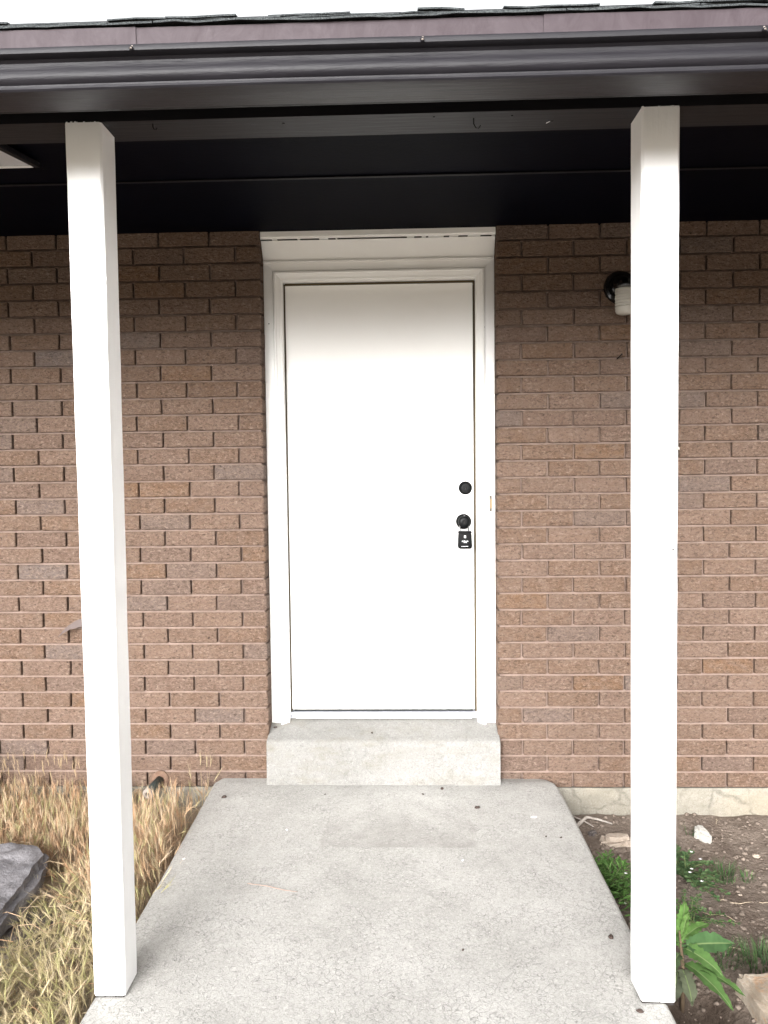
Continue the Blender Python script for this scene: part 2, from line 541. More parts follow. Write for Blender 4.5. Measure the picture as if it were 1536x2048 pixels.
for a_, b_ in zip(rings, rings[1:]):
    for j in range(m_):
        q = (j + 1) % m_
        mb.f.append([a_[j], a_[q], b_[q], b_[j]])
half = len(out) // 2
top = R1[-1]
for j in range(half - 1):                 # strips across the slab
    a_, b_ = top[j], top[j + 1]
    c_, d_ = top[m_ - 2 - j], top[m_ - 1 - j]
    mb.f.append([a_, b_, c_, d_])
slab = mb.build('porch_slab', M['slab'], smooth=False)
smooth_by_angle(slab, 50)
tag(slab, 'pale grey concrete slab leading to the door step', None, None, 'structure')

# ------------------------------------------------------------------ the house
house = empty('brick_house', (0, 0, 0))
tag(house, 'brown brick house front with white door, white porch posts and dark brown eaves', 'house')

WL, WR = -5.2, 4.6            # how far the wall runs left and right of the camera
OL, OR = -0.724, 0.434        # the door opening
P = 0.08235                   # course height
Z0 = 2.675                    # underside of the topmost course
BED, HEAD = 0.0105, 0.0105
CEIL = 2.738

# wall core: mortar with struck bed joints, the piece above each line k slopes forward as it falls
wall_mb = MB()
for x0, x1 in ((WL, OL - 0.012), (OR + 0.012, WR)):
    prof = [(0.024, CEIL + 0.25)]
    for k in range(0, 34):
        zt = Z0 - P * k
        prof += [(0.024, zt + 0.002), (0.0195, zt), (0.0045, zt - BED + 0.001), (0.024, zt - BED - 0.003)]
    prof = [q for q in prof if q[1] > -0.047] + [(0.024, -0.047), (0.23, -0.047), (0.23, CEIL + 0.25)]
    wall_mb.sweep_x(prof, x0, x1)
wall = wall_mb.build('brick_wall', M['mortar'], house)
wall['label'] = 'brown brick wall with struck mortar joints'

def make_brick_mesh(kind, seed):
    w = 0.2435 if kind == 'full' else 0.118
    h = P - BED
    rr = random.Random(seed)
    bm = bmesh.new()
    co = [(-w / 2, 0, -h / 2), (w / 2, 0, -h / 2), (w / 2, 0.098, -h / 2), (-w / 2, 0.098, -h / 2), (-w / 2, 0, h / 2), (w / 2, 0, h / 2), (w / 2, 0.098, h / 2), (-w / 2, 0.098, h / 2)]
    vs_ = [bm.verts.new(Vector(c) + Vector((rr.uniform(-1, 1) * 0.0012, rr.uniform(-1, 1) * 0.0012, rr.uniform(-1, 1) * 0.0009))) for c in co]
    for f in ((3, 2, 1, 0), (4, 5, 6, 7), (0, 1, 5, 4), (1, 2, 6, 5), (2, 3, 7, 6), (3, 0, 4, 7)):
        bm.faces.new([vs_[k] for k in f])
    bmesh.ops.recalc_face_normals(bm, faces=bm.faces)
    bmesh.ops.bevel(bm, geom=bm.edges[:], offset=0.0032, segments=1, affect='EDGES')
    me = bpy.data.meshes.new('brick')
    bm.to_mesh(me); bm.free()
    me.materials.append(M['brick'])
    return me
FULL = [make_brick_mesh('full', 10 + k) for k in range(7)]
HALF = [make_brick_mesh('half', 40 + k) for k in range(5)]

def pix(p):
    d = Vector(p) - CAM
    return 768 + 1540 * d.dot(rt) / d.dot(fw), 1024 - 1540 * d.dot(up) / d.dot(fw)

def visible_area(x0, x1, z0, z1):
    ax, ay = pix((x0, 0, z1)); bx, by = pix((x1, 0, z0))
    ax, bx = max(0, ax), min(1536, bx)
    ay = max(0, ay)
    if bx <= ax or by <= ay:
        return 0
    w = bx - ax
    t_ = ((ay + by) / 2 - 243) / 1752.0
    for lo, hi in ((129 + 59 * t_, 231 + 46 * t_), (1257, 1357 - 7 * t_)):
        w -= max(0, min(bx, hi) - max(ax, lo))
    if -1.0 < (x0 + x1) / 2 < 0.72 and z1 < 0.02:
        return 0
    if (x0 + x1) / 2 < -0.95 and z1 < 0.06:
        w *= 0.4
    return w * (by - ay)

bricks = []
rb = random.Random(3)
for k in range(-1, 33):
    zt = Z0 - P * k - BED
    zb = Z0 - P * (k + 1)
    half_row = (k % 2 == 1)
    for side in ('L', 'R'):
        x = -1.8627 + (0.127 if half_row else 0.0) if side == 'L' else 0.555 + (0.127 if half_row else 0.0)
        joints = []
        q = x
        while q > WL - 0.3: q -= 0.254
        while q < WR + 0.3:
            joints.append(q + rb.uniform(-0.003, 0.003)); q += 0.254
        lim = (WL, OL) if side == 'L' else (OR, WR)
        for a_, b_ in zip(joints, joints[1:]):
            x0, x1 = a_ + HEAD / 2, b_ - HEAD / 2
            if x1 < lim[0] + 0.03 or x0 > lim[1] - 0.03:
                continue
            x0, x1 = max(x0, lim[0]), min(x1, lim[1])
            bricks.append((visible_area(x0, x1, zb, zt), x0, x1, zb, zt))
bricks.sort(key=lambda b: -b[0])
rest = MB()
for n_, (area, x0, x1, zb, zt) in enumerate(bricks):
    w, h = x1 - x0, zt - zb
    dy = rb.gauss(0, 0.0011); tilt = rb.gauss(0, 0.0022); turn = rb.gauss(0, 0.003)
    if n_ < 300:
        fam = FULL if w > 0.18 else HALF
        me = rb.choice(fam)
        o = link('brick', me, wall, ((x0 + x1) / 2, dy, (zb + zt) / 2 + rb.uniform(-0.0008, 0.0008)))
        o.rotation_euler = (0, tilt, turn)
        o.scale = (w / (0.2435 if w > 0.18 else 0.118), 1, h / (P - BED))
    else:
        r_ = rb.random(); rest.col = (r_, r_, r_, 1)
        b = 0.003
        # chamfered front
        i0 = [rest.vert((x, y + dy, z)) for x, y, z in ((x0, b, zb), (x1, b, zb), (x1, b, zt), (x0, b, zt))]
        i1 = [rest.vert((x, y + dy, z)) for x, y, z in ((x0 + b, 0, zb + b), (x1 - b, 0, zb + b), (x1 - b, 0, zt - b), (x0 + b, 0, zt - b))]
        i2 = [rest.vert((x, 0.095, z)) for x, z in ((x0, zb), (x1, zb), (x1, zt), (x0, zt))]
        rest.f.append(i1)
        for j in range(4):
            q = (j + 1) % 4
            rest.f.append([i0[j], i0[q], i1[q], i1[j]]); rest.f.append([i2[j], i2[q], i0[q], i0[j]])
ro = rest.build('remaining_bricks', M['brick_rest'], wall, color=True)
ro['kind'] = 'stuff'

# foundation
mb = MB()
prof = [(0.004, -0.0475), (-0.002, -0.056), (-0.004, -0.12), (-0.002, -0.7), (0.23, -0.7), (0.23, -0.0475)]
mb.sweep_x(prof, WL, WR, n=120, wob=lambda x: (0.003 * mnoise.noise(Vector((x * 5, 0, 0))), 0.0))
f_ = mb.build('foundation', M['foundation'], house)
smooth_by_angle(f_, 40)
f_['label'] = 'stained pale concrete foundation strip under the brick'

# concrete step in front of the door, its top falls towards the front
mb = MB()
SL, SR = -0.727, 0.439
prof = [(-0.085, -0.02), (-0.078, 0.004), (-0.066, 0.016), (-0.062, 0.03), (-0.060, 0.10), (-0.057, 0.185), (-0.052, 0.203), (-0.042, 0.2125), (-0.025, 0.2175), (0.06, 0.247), (0.135, 0.278), (0.30, 0.282), (0.30, -0.02)]
mb.sweep_x(prof, SL, SR, n=60, wob=lambda x: (0.004 * mnoise.noise(Vector((x * 7, 3, 0))), 0.002 * mnoise.noise(Vector((x * 9, 1, 4)))))
s_ = mb.build('door_step', M['step'], house)
smooth_by_angle(s_, 40)
s_['label'] = 'single worn concrete step below the door'

# ------------------------------------------------------------------ door and its frame
FY = 0.09                     # front of the casing, set back in the opening
JI_L, JI_R, JI_T = -0.630, 0.342, 2.512
frame = MB().box(OL, JI_L - 0.004, FY + 0.028, 0.24, 0.24, 2.62).box(JI_R + 0.004, OR, FY + 0.028, 0.24, 0.24, 2.62).box(JI_L - 0.004, JI_R + 0.004, FY + 0.028, 0.24, JI_T + 0.004, 2.62) \
    .box(OL, OR, 0.135, 0.24, 2.6205, CEIL + 0.2).build('door_frame', M['white_trim'], house)
frame['label'] = 'white painted wooden door surround'
# moulded casing: profile is (distance in from the outer edge, y); each length is mitred
CP = [(0.0, FY + 0.03), (0.0, FY + 0.002), (0.002, FY), (0.046, FY), (0.0475, FY + 0.005), (0.050, FY + 0.005), (0.0515, FY - 0.013), (0.054, FY - 0.016), (0.061, FY - 0.0165), (0.066, FY - 0.011),
      (0.074, FY - 0.008), (0.080, FY - 0.003), (0.089, FY - 0.002), (0.0935, FY + 0.002), (0.0945, FY + 0.034)]
ZT = 2.612
def casing(kind):
    mb = MB(); A, B = [], []
    nseg = 1
    for d, y in CP:
        if kind == 'left':
            A.append(mb.vert((OL + d, y, 0.243 + (y - FY) * 0.3 + rb.uniform(-0.004, 0.004)))); B.append(mb.vert((OL + d, y, ZT - d)))
        elif kind == 'right':
            A.append(mb.vert((OR - d, y, 0.243 + (y - FY) * 0.3 + rb.uniform(-0.004, 0.004)))); B.append(mb.vert((OR - d, y, ZT - d)))
        else:
            A.append(mb.vert((OL + d + 0.0006, y, ZT - d))); B.append(mb.vert((OR - d - 0.0006, y, ZT - d)))
    for j in range(len(CP) - 1):
        mb.f.append([A[j], A[j + 1], B[j + 1], B[j]])
    mb.f.append(A[::-1]); mb.f.append(B)
    return smooth_by_angle(mb.build('casing', M['white_trim'], frame), 25)
for kind in ('left', 'right', 'head'):
    casing(kind)
# sloping frieze board over the head casing, cover strip against the ceiling
MB().quadbox([(OL + 0.001, FY - 0.004, 2.6135), (OR - 0.001, FY - 0.004, 2.6135), (OR - 0.001, FY + 0.03, 2.6135), (OL + 0.001, FY + 0.03, 2.6135),
              (OL + 0.001, 0.034, 2.70), (OR - 0.001, 0.034, 2.70), (OR - 0.001, 0.07, 2.70), (OL + 0.001, 0.07, 2.70)]).build('frieze_board', M['white_trim'], frame, bevel=0.002)
MB().box(OL + 0.002, OR - 0.002, FY - 0.018, FY + 0.01, 2.604, 2.6125).build('drip_moulding', M['white_trim'], frame, bevel=0.003)
strip = MB()
strip.sweep_x([(0.012, CEIL - 0.0005), (0.010, 2.712), (0.016, 2.7025), (0.06, 2.7025), (0.06, CEIL - 0.0005)], OL + 0.002, OR - 0.002, n=40, wob=lambda x: (0.0012 * mnoise.noise(Vector((x * 8, 0, 0))), 0))
strip.build('cover_strip', M['white_trim'], frame)
gap = MB()
xg = OL + 0.004                             # open joint under the cover strip, broken where the filler holds
for a_, b_ in ((0.00, 0.03), (0.045, 0.10), (0.108, 0.16), (0.185, 0.205), (0.21, 0.40), (0.42, 0.44), (0.452, 0.458), (0.50, 0.515), (0.54, 0.565), (0.60, 0.63)):
    gap.box(xg + a_ * 1.8, xg + b_ * 1.8, 0.018, 0.05, 2.6998, 2.7016)
gap.build('open_joint', M['hole'], frame)
# weatherstrip in the gap round the leaf
MB().box(JI_L - 0.003, JI_L + 0.0055, 0.146, 0.17, 0.285, JI_T).box(JI_R - 0.009, JI_R + 0.003, 0.139, 0.17, 0.285, JI_T).box(JI_L + 0.006, JI_R - 0.007, 0.142, 0.17, JI_T - 0.0085, JI_T + 0.003).build('weatherstrip', M['gap'], frame)
# old latch catch screwed to the right casing
lp = MB().box(0.4035, 0.4175, FY - 0.003, FY + 0.001, 1.345, 1.427).build('latch_plate', NT('tarnished_plate', 0.5, (0.13, 0.115, 0.09), 0.4).m, frame, bevel=0.001)
MB().box(0.4095, 0.4155, FY - 0.014, FY - 0.0035, 1.362, 1.408).build('latch_catch', M['brass'], frame, bevel=0.002)
for z in (1.353, 1.419):
    MB().lathe([(0, -0.0015), (0.0028, -0.001), (0.003, 0)], (0.4105, FY - 0.0032, z), (0, 1, 0), 10).build('screw', M['hole'], frame)
MB().lathe([(0, -0.001), (0.003, -0.0006), (0.003, 0)], (OL + 0.0235, FY - 0.0004, 2.305), (0, 1, 0), 10).build('nail_hole', M['hole'], frame)
MB().lathe([(0, -0.001), (0.002, -0.0006), (0.002, 0)], (OR - 0.05, FY - 0.0004, 2.27), (0, 1, 0), 10).build('nail_hole', M['hole'], frame)
th = MB()
th.sweep_x([(0.112, 0.2755), (0.112, 0.283), (0.122, 0.287), (0.126, 0.301), (0.16, 0.305), (0.16, 0.2755)], JI_L + 0.002, JI_R - 0.002)
th.build('threshold', M['aluminium'], frame)
MB().box(JI_L + 0.03, JI_R - 0.03, 0.1085, 0.1118, 0.2745, 0.282).build('threshold_filler', M['white_trim'], frame)

DL, DR, DB, DT = JI_L + 0.0065, JI_R - 0.0125, 0.3135, 2.5025
DY = 0.138
door = MB().box(DL, DR, DY, DY + 0.045, DB, DT).build('door', M['white_door'], house, bevel=0.0025)
door['label'] = 'plain white flush door with black hardware'
MB().box(DL + 0.01, DR - 0.01, DY + 0.004, DY + 0.03, 0.3045, 0.3100).build('bottom_strip', M['black_plastic'], door)  # thin black strip between the leaf and the threshold
# deadbolt
def disc(name, prof, x, z, mat, parent, y=DY, n=40):
    return smooth_by_angle(MB().lathe([(r, -h) for r, h in prof], (x, y, z), (0, 1, 0), n).build(name, mat, parent), 40)
disc('deadbolt', [(0.0345, 0), (0.0345, 0.006), (0.032, 0.010), (0.024, 0.0135), (0.0215, 0.0185), (0.0205, 0.020), (0.013, 0.0205), (0.012, 0.0185), (0.0085, 0.0185), (0.0080, 0.0205), (0, 0.0205)], 0.287, 1.465, M['black'], door)
disc('rose', [(0.0395, 0), (0.0395, 0.005), (0.036, 0.009), (0.020, 0.012), (0.014, 0.016), (0.0135, 0.032)], 0.277, 1.293, M['black'], door)
disc('knob', [(0.0135, 0.030), (0.016, 0.034), (0.0245, 0.040), (0.0305, 0.050), (0.0305, 0.058), (0.026, 0.064), (0.018, 0.0665), (0.0125, 0.0675), (0.0115, 0.0655), (0.0085, 0.0655), (0.008, 0.0675), (0, 0.0675)], 0.277, 1.293, M['black'], door)
MB().box(0.2855, 0.2885, DY - 0.0215, DY - 0.0203, 1.457, 1.467).build('keyhole', M['hole'], door)
MB().box(0.2758, 0.2782, DY - 0.0684, DY - 0.0672, 1.288, 1.298).build('keyhole', M['hole'], door)

# ------------------------------------------------------------------ porch roof: posts, beam, ceiling, gutter, shingles
def make_post(xa0, xb0, xa1, xb1, label, seed, leaner=0.0):
    rr = random.Random(seed)
    mb = MB()
    n = 46; rings = []
    z0, z1 = -0.0165, 2.556
    r = 0.006
    for k in range(n + 1):
        t_ = k / n
        z = z0 + (z1 - z0) * t_
        a = xa0 + (xa1 - xa0) * t_; b = xb0 + (xb1 - xb0) * t_
        y0, y1 = -1.611, -1.503
        w = lambda s: 0.0013 * mnoise.noise(Vector((s, seed, z * 5))) + 0.0008 * mnoise.noise(Vector((s, seed, z * 22)))
        pts = [(a + w(0), y0 + r), (a + r, y0 + w(1)), (b - r, y0 + w(2)), (b + w(3), y0 + r), (b + w(4), y1 - r), (b - r, y1), (a + r, y1), (a + w(5), y1 - r)]
        rg = []
        for x, y in pts:
            zz = z
            if k == 0: zz += abs(rr.gauss(0, 0.0035))
            if k == n: zz -= abs(rr.gauss(0, 0.002))
            rg.append(mb.vert((x, y, zz)))
        rings.append(rg)
    for A, B in zip(rings, rings[1:]):
        for j in range(8):
            q = (j + 1) % 8
            mb.f.append([A[j], A[q], B[q], B[j]])
    mb.f.append(rings[0][::-1]); mb.f.append(rings[-1])
    o = smooth_by_angle(mb.build('porch_post', M['white_post'], house), 30)
    o['label'] = label
    return o
postL = make_post(-0.965, -0.870, -0.969, -0.864, 'white square porch post beside the dry grass', 11)
postR = make_post(0.667, 0.769, 0.653, 0.759, 'white square porch post beside the leafy weed', 23)
for par, xa, xb in ((postL, -0.965, -0.870), (postR, 0.667, 0.769)):  # dark block stands in for the shaded gap under each post
    MB().box(xa + 0.004, xb - 0.004, -1.6075, -1.508, -0.026, -0.010).build('base_gap_shade', M['hole'], par)
def post_mark(parent, name, x, z, r, mat, y=-1.6115):
    MB().lathe([(0, -0.003), (r, -0.002), (r, 0)], (x, y, z), (0, 1, 0), 12).build(name, mat, parent)
post_mark(postR, 'screw', 0.7475, 1.324, 0.0058, M['steel'])
post_mark(postR, 'screw_slot', 0.7475, 1.324, 0.0022, M['hole'], -1.6145)
MB().box(0.752, 0.7655, -1.612, -1.60, 1.606, 1.614).build('staple', M['old_metal'], postR, bevel=0.001)
post_mark(postL, 'nail_hole', -0.902, 1.873, 0.0024, M['hole'])
for nm, par, pts in (('split', postR, ((0.722, -0.016), (0.7205, 0.012), (0.7235, 0.03))), ('split', postL, ((-0.931, -0.018), (-0.930, 0.006), (-0.932, 0.014))), ('split', postL, ((-0.898, -0.018), (-0.897, 0.004), (-0.8985, 0.012)))):
    MB().tube([(x, -1.6105, z) for x, z in pts], [0.0014, 0.0011, 0.0004], 5).build(nm, M['hole'], par)
# old paint crust where the left post was once nicked
for x, z, s in ((-0.872, 2.115, 0.010), (-0.873, 2.09, 0.007), (-0.905, 1.885, 0.006), (-0.905, 0.80, 0.009)):
    b_ = MB().lathe([(0, -0.004), (s * 0.6, -0.003), (s, 0)], (0, 0, 0), (0, 1, 0), 9).build('paint_blister', M['white_post'], postL, smooth=True, loc=(x, -1.6095, z))
    b_.scale = (1, 1, 1.8)
# ragged paint line where the posts meet the beam
rr = random.Random(5)
for par, xa, xb in ((postL, -0.969, -0.864), (postR, 0.653, 0.759)):
    for k in range(9):
        x = xa + (xb - xa) * (k + rr.uniform(0.1, 0.9)) / 9
        s = rr.uniform(0.002, 0.0055)
        MB().lathe([(s, 0), (s * 0.7, s * 0.7), (0, s)], (x, -1.6085, 2.5525), (0, -0.3, 1), 7).build('paint_drip', M['white_post'], par)

RX0, RX1 = WL - 0.3, WR + 0.3
beam = MB()
beam.sweep_x([(-1.6105, 2.5535), (-1.479, 2.5535), (-1.479, 2.80), (-1.6105, 2.80)], RX0, RX1, n=60, wob=lambda x: (0.002 * mnoise.noise(Vector((x * 1.5, 0, 3))), 0.0015 * mnoise.noise(Vector((x * 2, 7, 0)))))
beam = beam.build('porch_beam', M['brown_wood'], house, bevel=0)
beam['label'] = 'dark brown beam carried by the white posts'
def hook(name, x, y, z, s, parent, mat):
    MB().tube([(x, y, z), (x, y, z - 0.012 * s), (x + 0.004 * s, y, z - 0.02 * s), (x + 0.011 * s, y, z - 0.022 * s), (x + 0.015 * s, y, z - 0.016 * s)], 0.0016, 6).build(name, mat, parent)
hook('cup_hook', 0.193, -1.57, 2.554, 1.3, beam, M['black'])
hook('cup_hook', -0.722, -1.59, 2.554, 0.8, beam, M['black'])
for x, y in ((0.08, -1.585), (0.30, -1.58), (0.42, -1.54), (-0.35, -1.57)):
    MB().lathe([(0, -0.002), (0.004, -0.0015), (0.004, 0.002)], (x, y, 2.5535), (0, 0, 1), 9).build('nail_head', M['black'], beam)
MB().tube([(0.405, -1.53, 2.5525), (0.4125, -1.545, 2.5505)], 0.0009, 5).build('paint_fleck', M['print'], beam)

ceil_root = empty('porch_ceiling', (0, 0, 0), house)
# two sheets of painted board; the outer one hangs a little lower, a bead covers the joint
MB().box(RX0, RX1, -1.478, -0.668, 2.742, 2.754).build('ceiling_panel', M['brown_ceiling'], ceil_root)
MB().box(RX0, RX1, -0.664, 0.24, 2.739, 2.751).build('ceiling_panel', M['brown_ceiling'], ceil_root)
MB().box(RX0, RX1, -0.674, -0.658, 2.7345, 2.7385).build('joint_bead', M['brown_wood'], ceil_root, bevel=0.0012)
# loose pale hatch drooping from the ceiling left of the post
hz0, hz1 = 2.722, 2.664
h_ = MB().quadbox([(-1.95, -1.26, hz1), (-1.41, -1.26, hz1), (-1.41, -0.90, hz0), (-1.95, -0.90, hz0), (-1.95, -1.258, hz1 + 0.008), (-1.41, -1.258, hz1 + 0.008), (-1.41, -0.898, hz0 + 0.008), (-1.95, -0.898, hz0 + 0.008)]).build('hatch_panel', M['hatch'], ceil_root)
h_['label'] = 'pale grey hatch panel drooping from the dark ceiling'
MB().quadbox([(-1.408, -1.27, hz1 - 0.004), (-1.386, -1.27, hz1 - 0.004), (-1.386, -0.885, hz0 - 0.004), (-1.408, -0.885, hz0 - 0.004), (-1.408, -1.27, hz1 + 0.02), (-1.386, -1.27, hz1 + 0.02), (-1.386, -0.885, hz0 + 0.014), (-1.408, -0.885, hz0 + 0.014)]).build('hatch_rail', M['brown_wood'], ceil_root, bevel=0.002)
MB().box(-1.95, -1.409, -0.897, -0.889, 2.7165, 2.7225).build('hatch_lip', M['print'], ceil_root)
hook('cup_hook', -1.385, -0.875, 2.738, 1.1, ceil_root, M['black'])

# eave: soffit, fascia, gutter
MB().box(RX0, RX1, -1.884, -1.611, 2.66, 2.672).build('eave_soffit', M['brown_wood'], house)
MB().box(RX0, RX1, -1.904, -1.8845, 2.455, 2.635).build('fascia_board', M['brown_wood'], house)
gp = [(-1.9065, 2.536), (-1.9065, 2.449), (-1.912, 2.4465), (-1.998, 2.4465), (-2.006, 2.4475), (-2.0095, 2.4515), (-2.0085, 2.4565), (-2.003, 2.4595), (-2.0035, 2.463), (-2.0105, 2.468), (-2.0145, 2.4755), (-2.0145, 2.484),
      (-2.0115, 2.493), (-2.0085, 2.501), (-2.0095, 2.509), (-2.016, 2.5145), (-2.030, 2.5165), (-2.0345, 2.519), (-2.0355, 2.527), (-2.033, 2.5325), (-2.025, 2.534), (-2.022, 2.530), (-2.021, 2.5235), (-2.0005, 2.513), (-1.9985, 2.456), (-1.9095, 2.4525), (-1.9085, 2.536)]
gut = MB()
gut.sweep_x(gp, RX0, RX1, n=150, wob=lambda x: (0.0022 * mnoise.noise(Vector((x * 1.3, 0, 0))) + 0.0008 * mnoise.noise(Vector((x * 8, 0, 0))), 0.002 * mnoise.noise(Vector((x * 0.9, 4, 0)))))
gut = smooth_by_angle(gut.build('gutter', M['gutter'], house), 32)
gut['label'] = 'dark brown painted gutter with an ogee front along the eave'
for x in (-1.28, -0.622, 0.039, 0.795, 1.45):
    MB().tube([(x, -2.042, 2.519), (x + 0.001, -2.034, 2.528), (x, -1.95, 2.540)], [0.0028, 0.0028, 0.0022], 7).build('gutter_spike', M['old_metal'], gut)
    MB().lathe([(0, -0.004), (0.0045, -0.003), (0.005, 0.001)], (x, -2.0385, 2.521), (0, 1, 0), 9).build('spike_head', M['gutter'], gut, smooth=True)

SLOPE = 0.30
def roof_z(y):
    return 2.632 + (y + 1.93) * SLOPE
roof = MB().quadbox([(RX0, -1.925, roof_z(-1.925) - 0.02), (RX1, -1.925, roof_z(-1.925) - 0.02), (RX1, 4.2, roof_z(4.2) - 0.02), (RX0, 4.2, roof_z(4.2) - 0.02),
                     (RX0, -1.925, roof_z(-1.925) - 0.004), (RX1, -1.925, roof_z(-1.925) - 0.004), (RX1, 4.2, roof_z(4.2) - 0.004), (RX0, 4.2, roof_z(4.2) - 0.004)]).build('roof', M['brown_wood'], house)
# back slope so that the house is closed from above
MB().quadbox([(RX0, 4.2, roof_z(4.2) - 0.02), (RX1, 4.2, roof_z(4.2) - 0.02), (RX1, 10.2, 2.5), (RX0, 10.2, 2.5), (RX0, 4.2, roof_z(4.2)), (RX1, 4.2, roof_z(4.2)), (RX1, 10.2, 2.52), (RX0, 10.2, 2.52)]).build('back_slope', M['shingle'], roof)
# drip edge in lapped lengths
seams = [RX0, -3.7, -2.2, -0.665, 0.327, 1.9, 3.4, RX1]
for k, (a_, b_) in enumerate(zip(seams, seams[1:])):
    dy = -0.0035 if k % 2 == 0 else 0.0
    tl = 0.004 if k == 4 else 0.0
    mb = MB()
    b2_ = b_ + (0.02 if k % 2 == 0 else 0)
    prof = [(-1.933 + dy, 2.523), (-1.931 + dy, 2.560), (-1.9345 + dy, 2.600), (-1.9355 + dy, 2.6245), (-1.931 + dy, 2.6275), (-1.90, 2.634), (-1.90, 2.6325), (-1.930 + dy, 2.626), (-1.934 + dy, 2.6235), (-1.933 + dy, 2.600), (-1.9295 + dy, 2.560), (-1.9315 + dy, 2.523)]
    mb.sweep_x(prof, a_, b2_, n=14, wob=lambda x: (0.0016 * mnoise.noise(Vector((x * 4, k, 0))), 0.0015 * mnoise.noise(Vector((x * 2.5, 1, 0)))))
    smooth_by_angle(mb.build('drip_edge', M['flashing'], roof), 30)
# shingles: starter strips, then the laminated tabs that show along the eave
def shingle(x0, x1, y0, y1, lift, th, seed):
    rr = random.Random(seed)
    n = max(2, int((x1 - x0) / 0.05))
    mb = MB(); F = []
    for k in range(n + 1):
        x = x0 + (x1 - x0) * k / n
        e = rr.uniform(-0.003, 0.003); s = rr.uniform(-0.0016, 0.0016) + 0.0025 * mnoise.noise(Vector((x * 3, seed, 0)))
        zf = roof_z(y0) + lift + s
        zb_ = roof_z(y1) + lift * 0.6
        F.append([mb.vert((x, y0 + e, zf)), mb.vert((x, y1, zb_)), mb.vert((x, y1, zb_ + th)), mb.vert((x, y0 + e, zf + th))])
    for A, B in zip(F, F[1:]):
        for j in range(4):
            q = (j + 1) % 4
            mb.f.append([A[j], A[q], B[q], B[j]])
    mb.f.append(F[0][::-1]); mb.f.append(F[-1])
    return mb.build('shingle', M['shingle'], roof)
x = RX0; sd_ = 0
while x < RX1:
    w_ = 0.98; sd_ += 1
    shingle(x, min(x + w_ - 0.003, RX1), -1.947, -1.62, 0.0, 0.0048, 100 + sd_)
    x += w_
x = RX0 + 0.31
while x < RX1:
    w_ = 0.98; sd_ += 1
    shingle(x, min(x + w_ - 0.003, RX1), -1.944, -1.60, 0.0054, 0.0034, 200 + sd_)
    x += w_
tabs = [(-0.71, -0.57), (-0.57, -0.401), (-0.325, -0.129), (0.03, 0.141), (0.232, 0.456), (0.583, 0.755), (0.70, 0.842), (0.93, 1.12), (1.2, 1.36), (-1.12, -0.952), (-1.42, -1.22), (-1.75, -1.6)]
for k, (a_, b_) in enumerate(tabs):
    shingle(a_, b_, -1.950 + 0.002 * (k % 3), -1.70, 0.0095, 0.0036 + 0.0008 * (k % 2), 300 + k)
for row in range(1, 3):
    x = RX0 + 0.2 * row
    while x < RX1:
        w_ = 0.98; sd_ += 1
        shingle(x, min(x + w_ - 0.004, RX1), -1.947 + 0.14 * row + 0.03, -1.5 + 0.14 * row, 0.012, 0.005, 500 + sd_)
        x += w_
MB().quadbox([(RX0, -1.52, roof_z(-1.52) + 0.003), (RX1, -1.52, roof_z(-1.52) + 0.003), (RX1, 4.2, roof_z(4.2) + 0.003), (RX0, 4.2, roof_z(4.2) + 0.003), (RX0, -1.52, roof_z(-1.52) + 0.01), (RX1, -1.52, roof_z(-1.52) + 0.01), (RX1, 4.2, roof_z(4.2) + 0.01), (RX0, 4.2, roof_z(4.2) + 0.01)]).build('upper_roof', M['shingle'], roof)

# ------------------------------------------------------------------ things on the wall and door
lamp = empty('wall_lamp', (1.03, 0, 2.43))
tag(lamp, 'small black wall lamp with ribbed glass jar beside the right porch post', 'lamp')
smooth_by_angle(MB().lathe([(0.078, -0.001), (0.080, 0.008), (0.074, 0.018), (0.060, 0.020), (0.056, 0.014), (0.050, 0.014), (0.046, 0.030), (0.03, 0.036), (0, 0.036)], (0, 0, 0), (0, -1, 0), 40).build('base', M['black_gloss'], lamp), 40)
MB().tube([(0, -0.03, 0.0), (0, -0.06, 0.006), (0, -0.085, 0.004), (0, -0.09, -0.012)], [0.020, 0.021, 0.026, 0.030], 16).build('arm', M['black_gloss'], lamp, smooth=True)
smooth_by_angle(MB().lathe([(0.030, 0.0), (0.048, 0.002), (0.050, 0.008), (0.050, 0.022), (0, 0.024)], (0, -0.09, -0.028), (0, 0, 1), 32).build('collar', M['black_gloss'], lamp), 40)
jp = [(0.036, 0.0), (0.041, -0.004)]
for k in range(16):
    z = -0.006 - k * 0.0068
    jp += [(0.0465 if k % 2 == 0 else 0.0440, z)]
jp += [(0.045, -0.118), (0.039, -0.128), (0.028, -0.133), (0, -0.134)]
smooth_by_angle(MB().lathe(jp, (0, -0.09, -0.012), (0, 0, 1), 36).build('glass_jar', M['glass'], lamp), 40)

nail = MB().tube([(1.018, 0.008, 2.088), (1.027, -0.016, 2.099), (1.034, -0.030, 2.108)], [0.003, 0.003, 0.0038], 7).build('wall_nail', M['black'])
tag(nail, 'bent black nail in the brick below the wall lamp', 'nail')

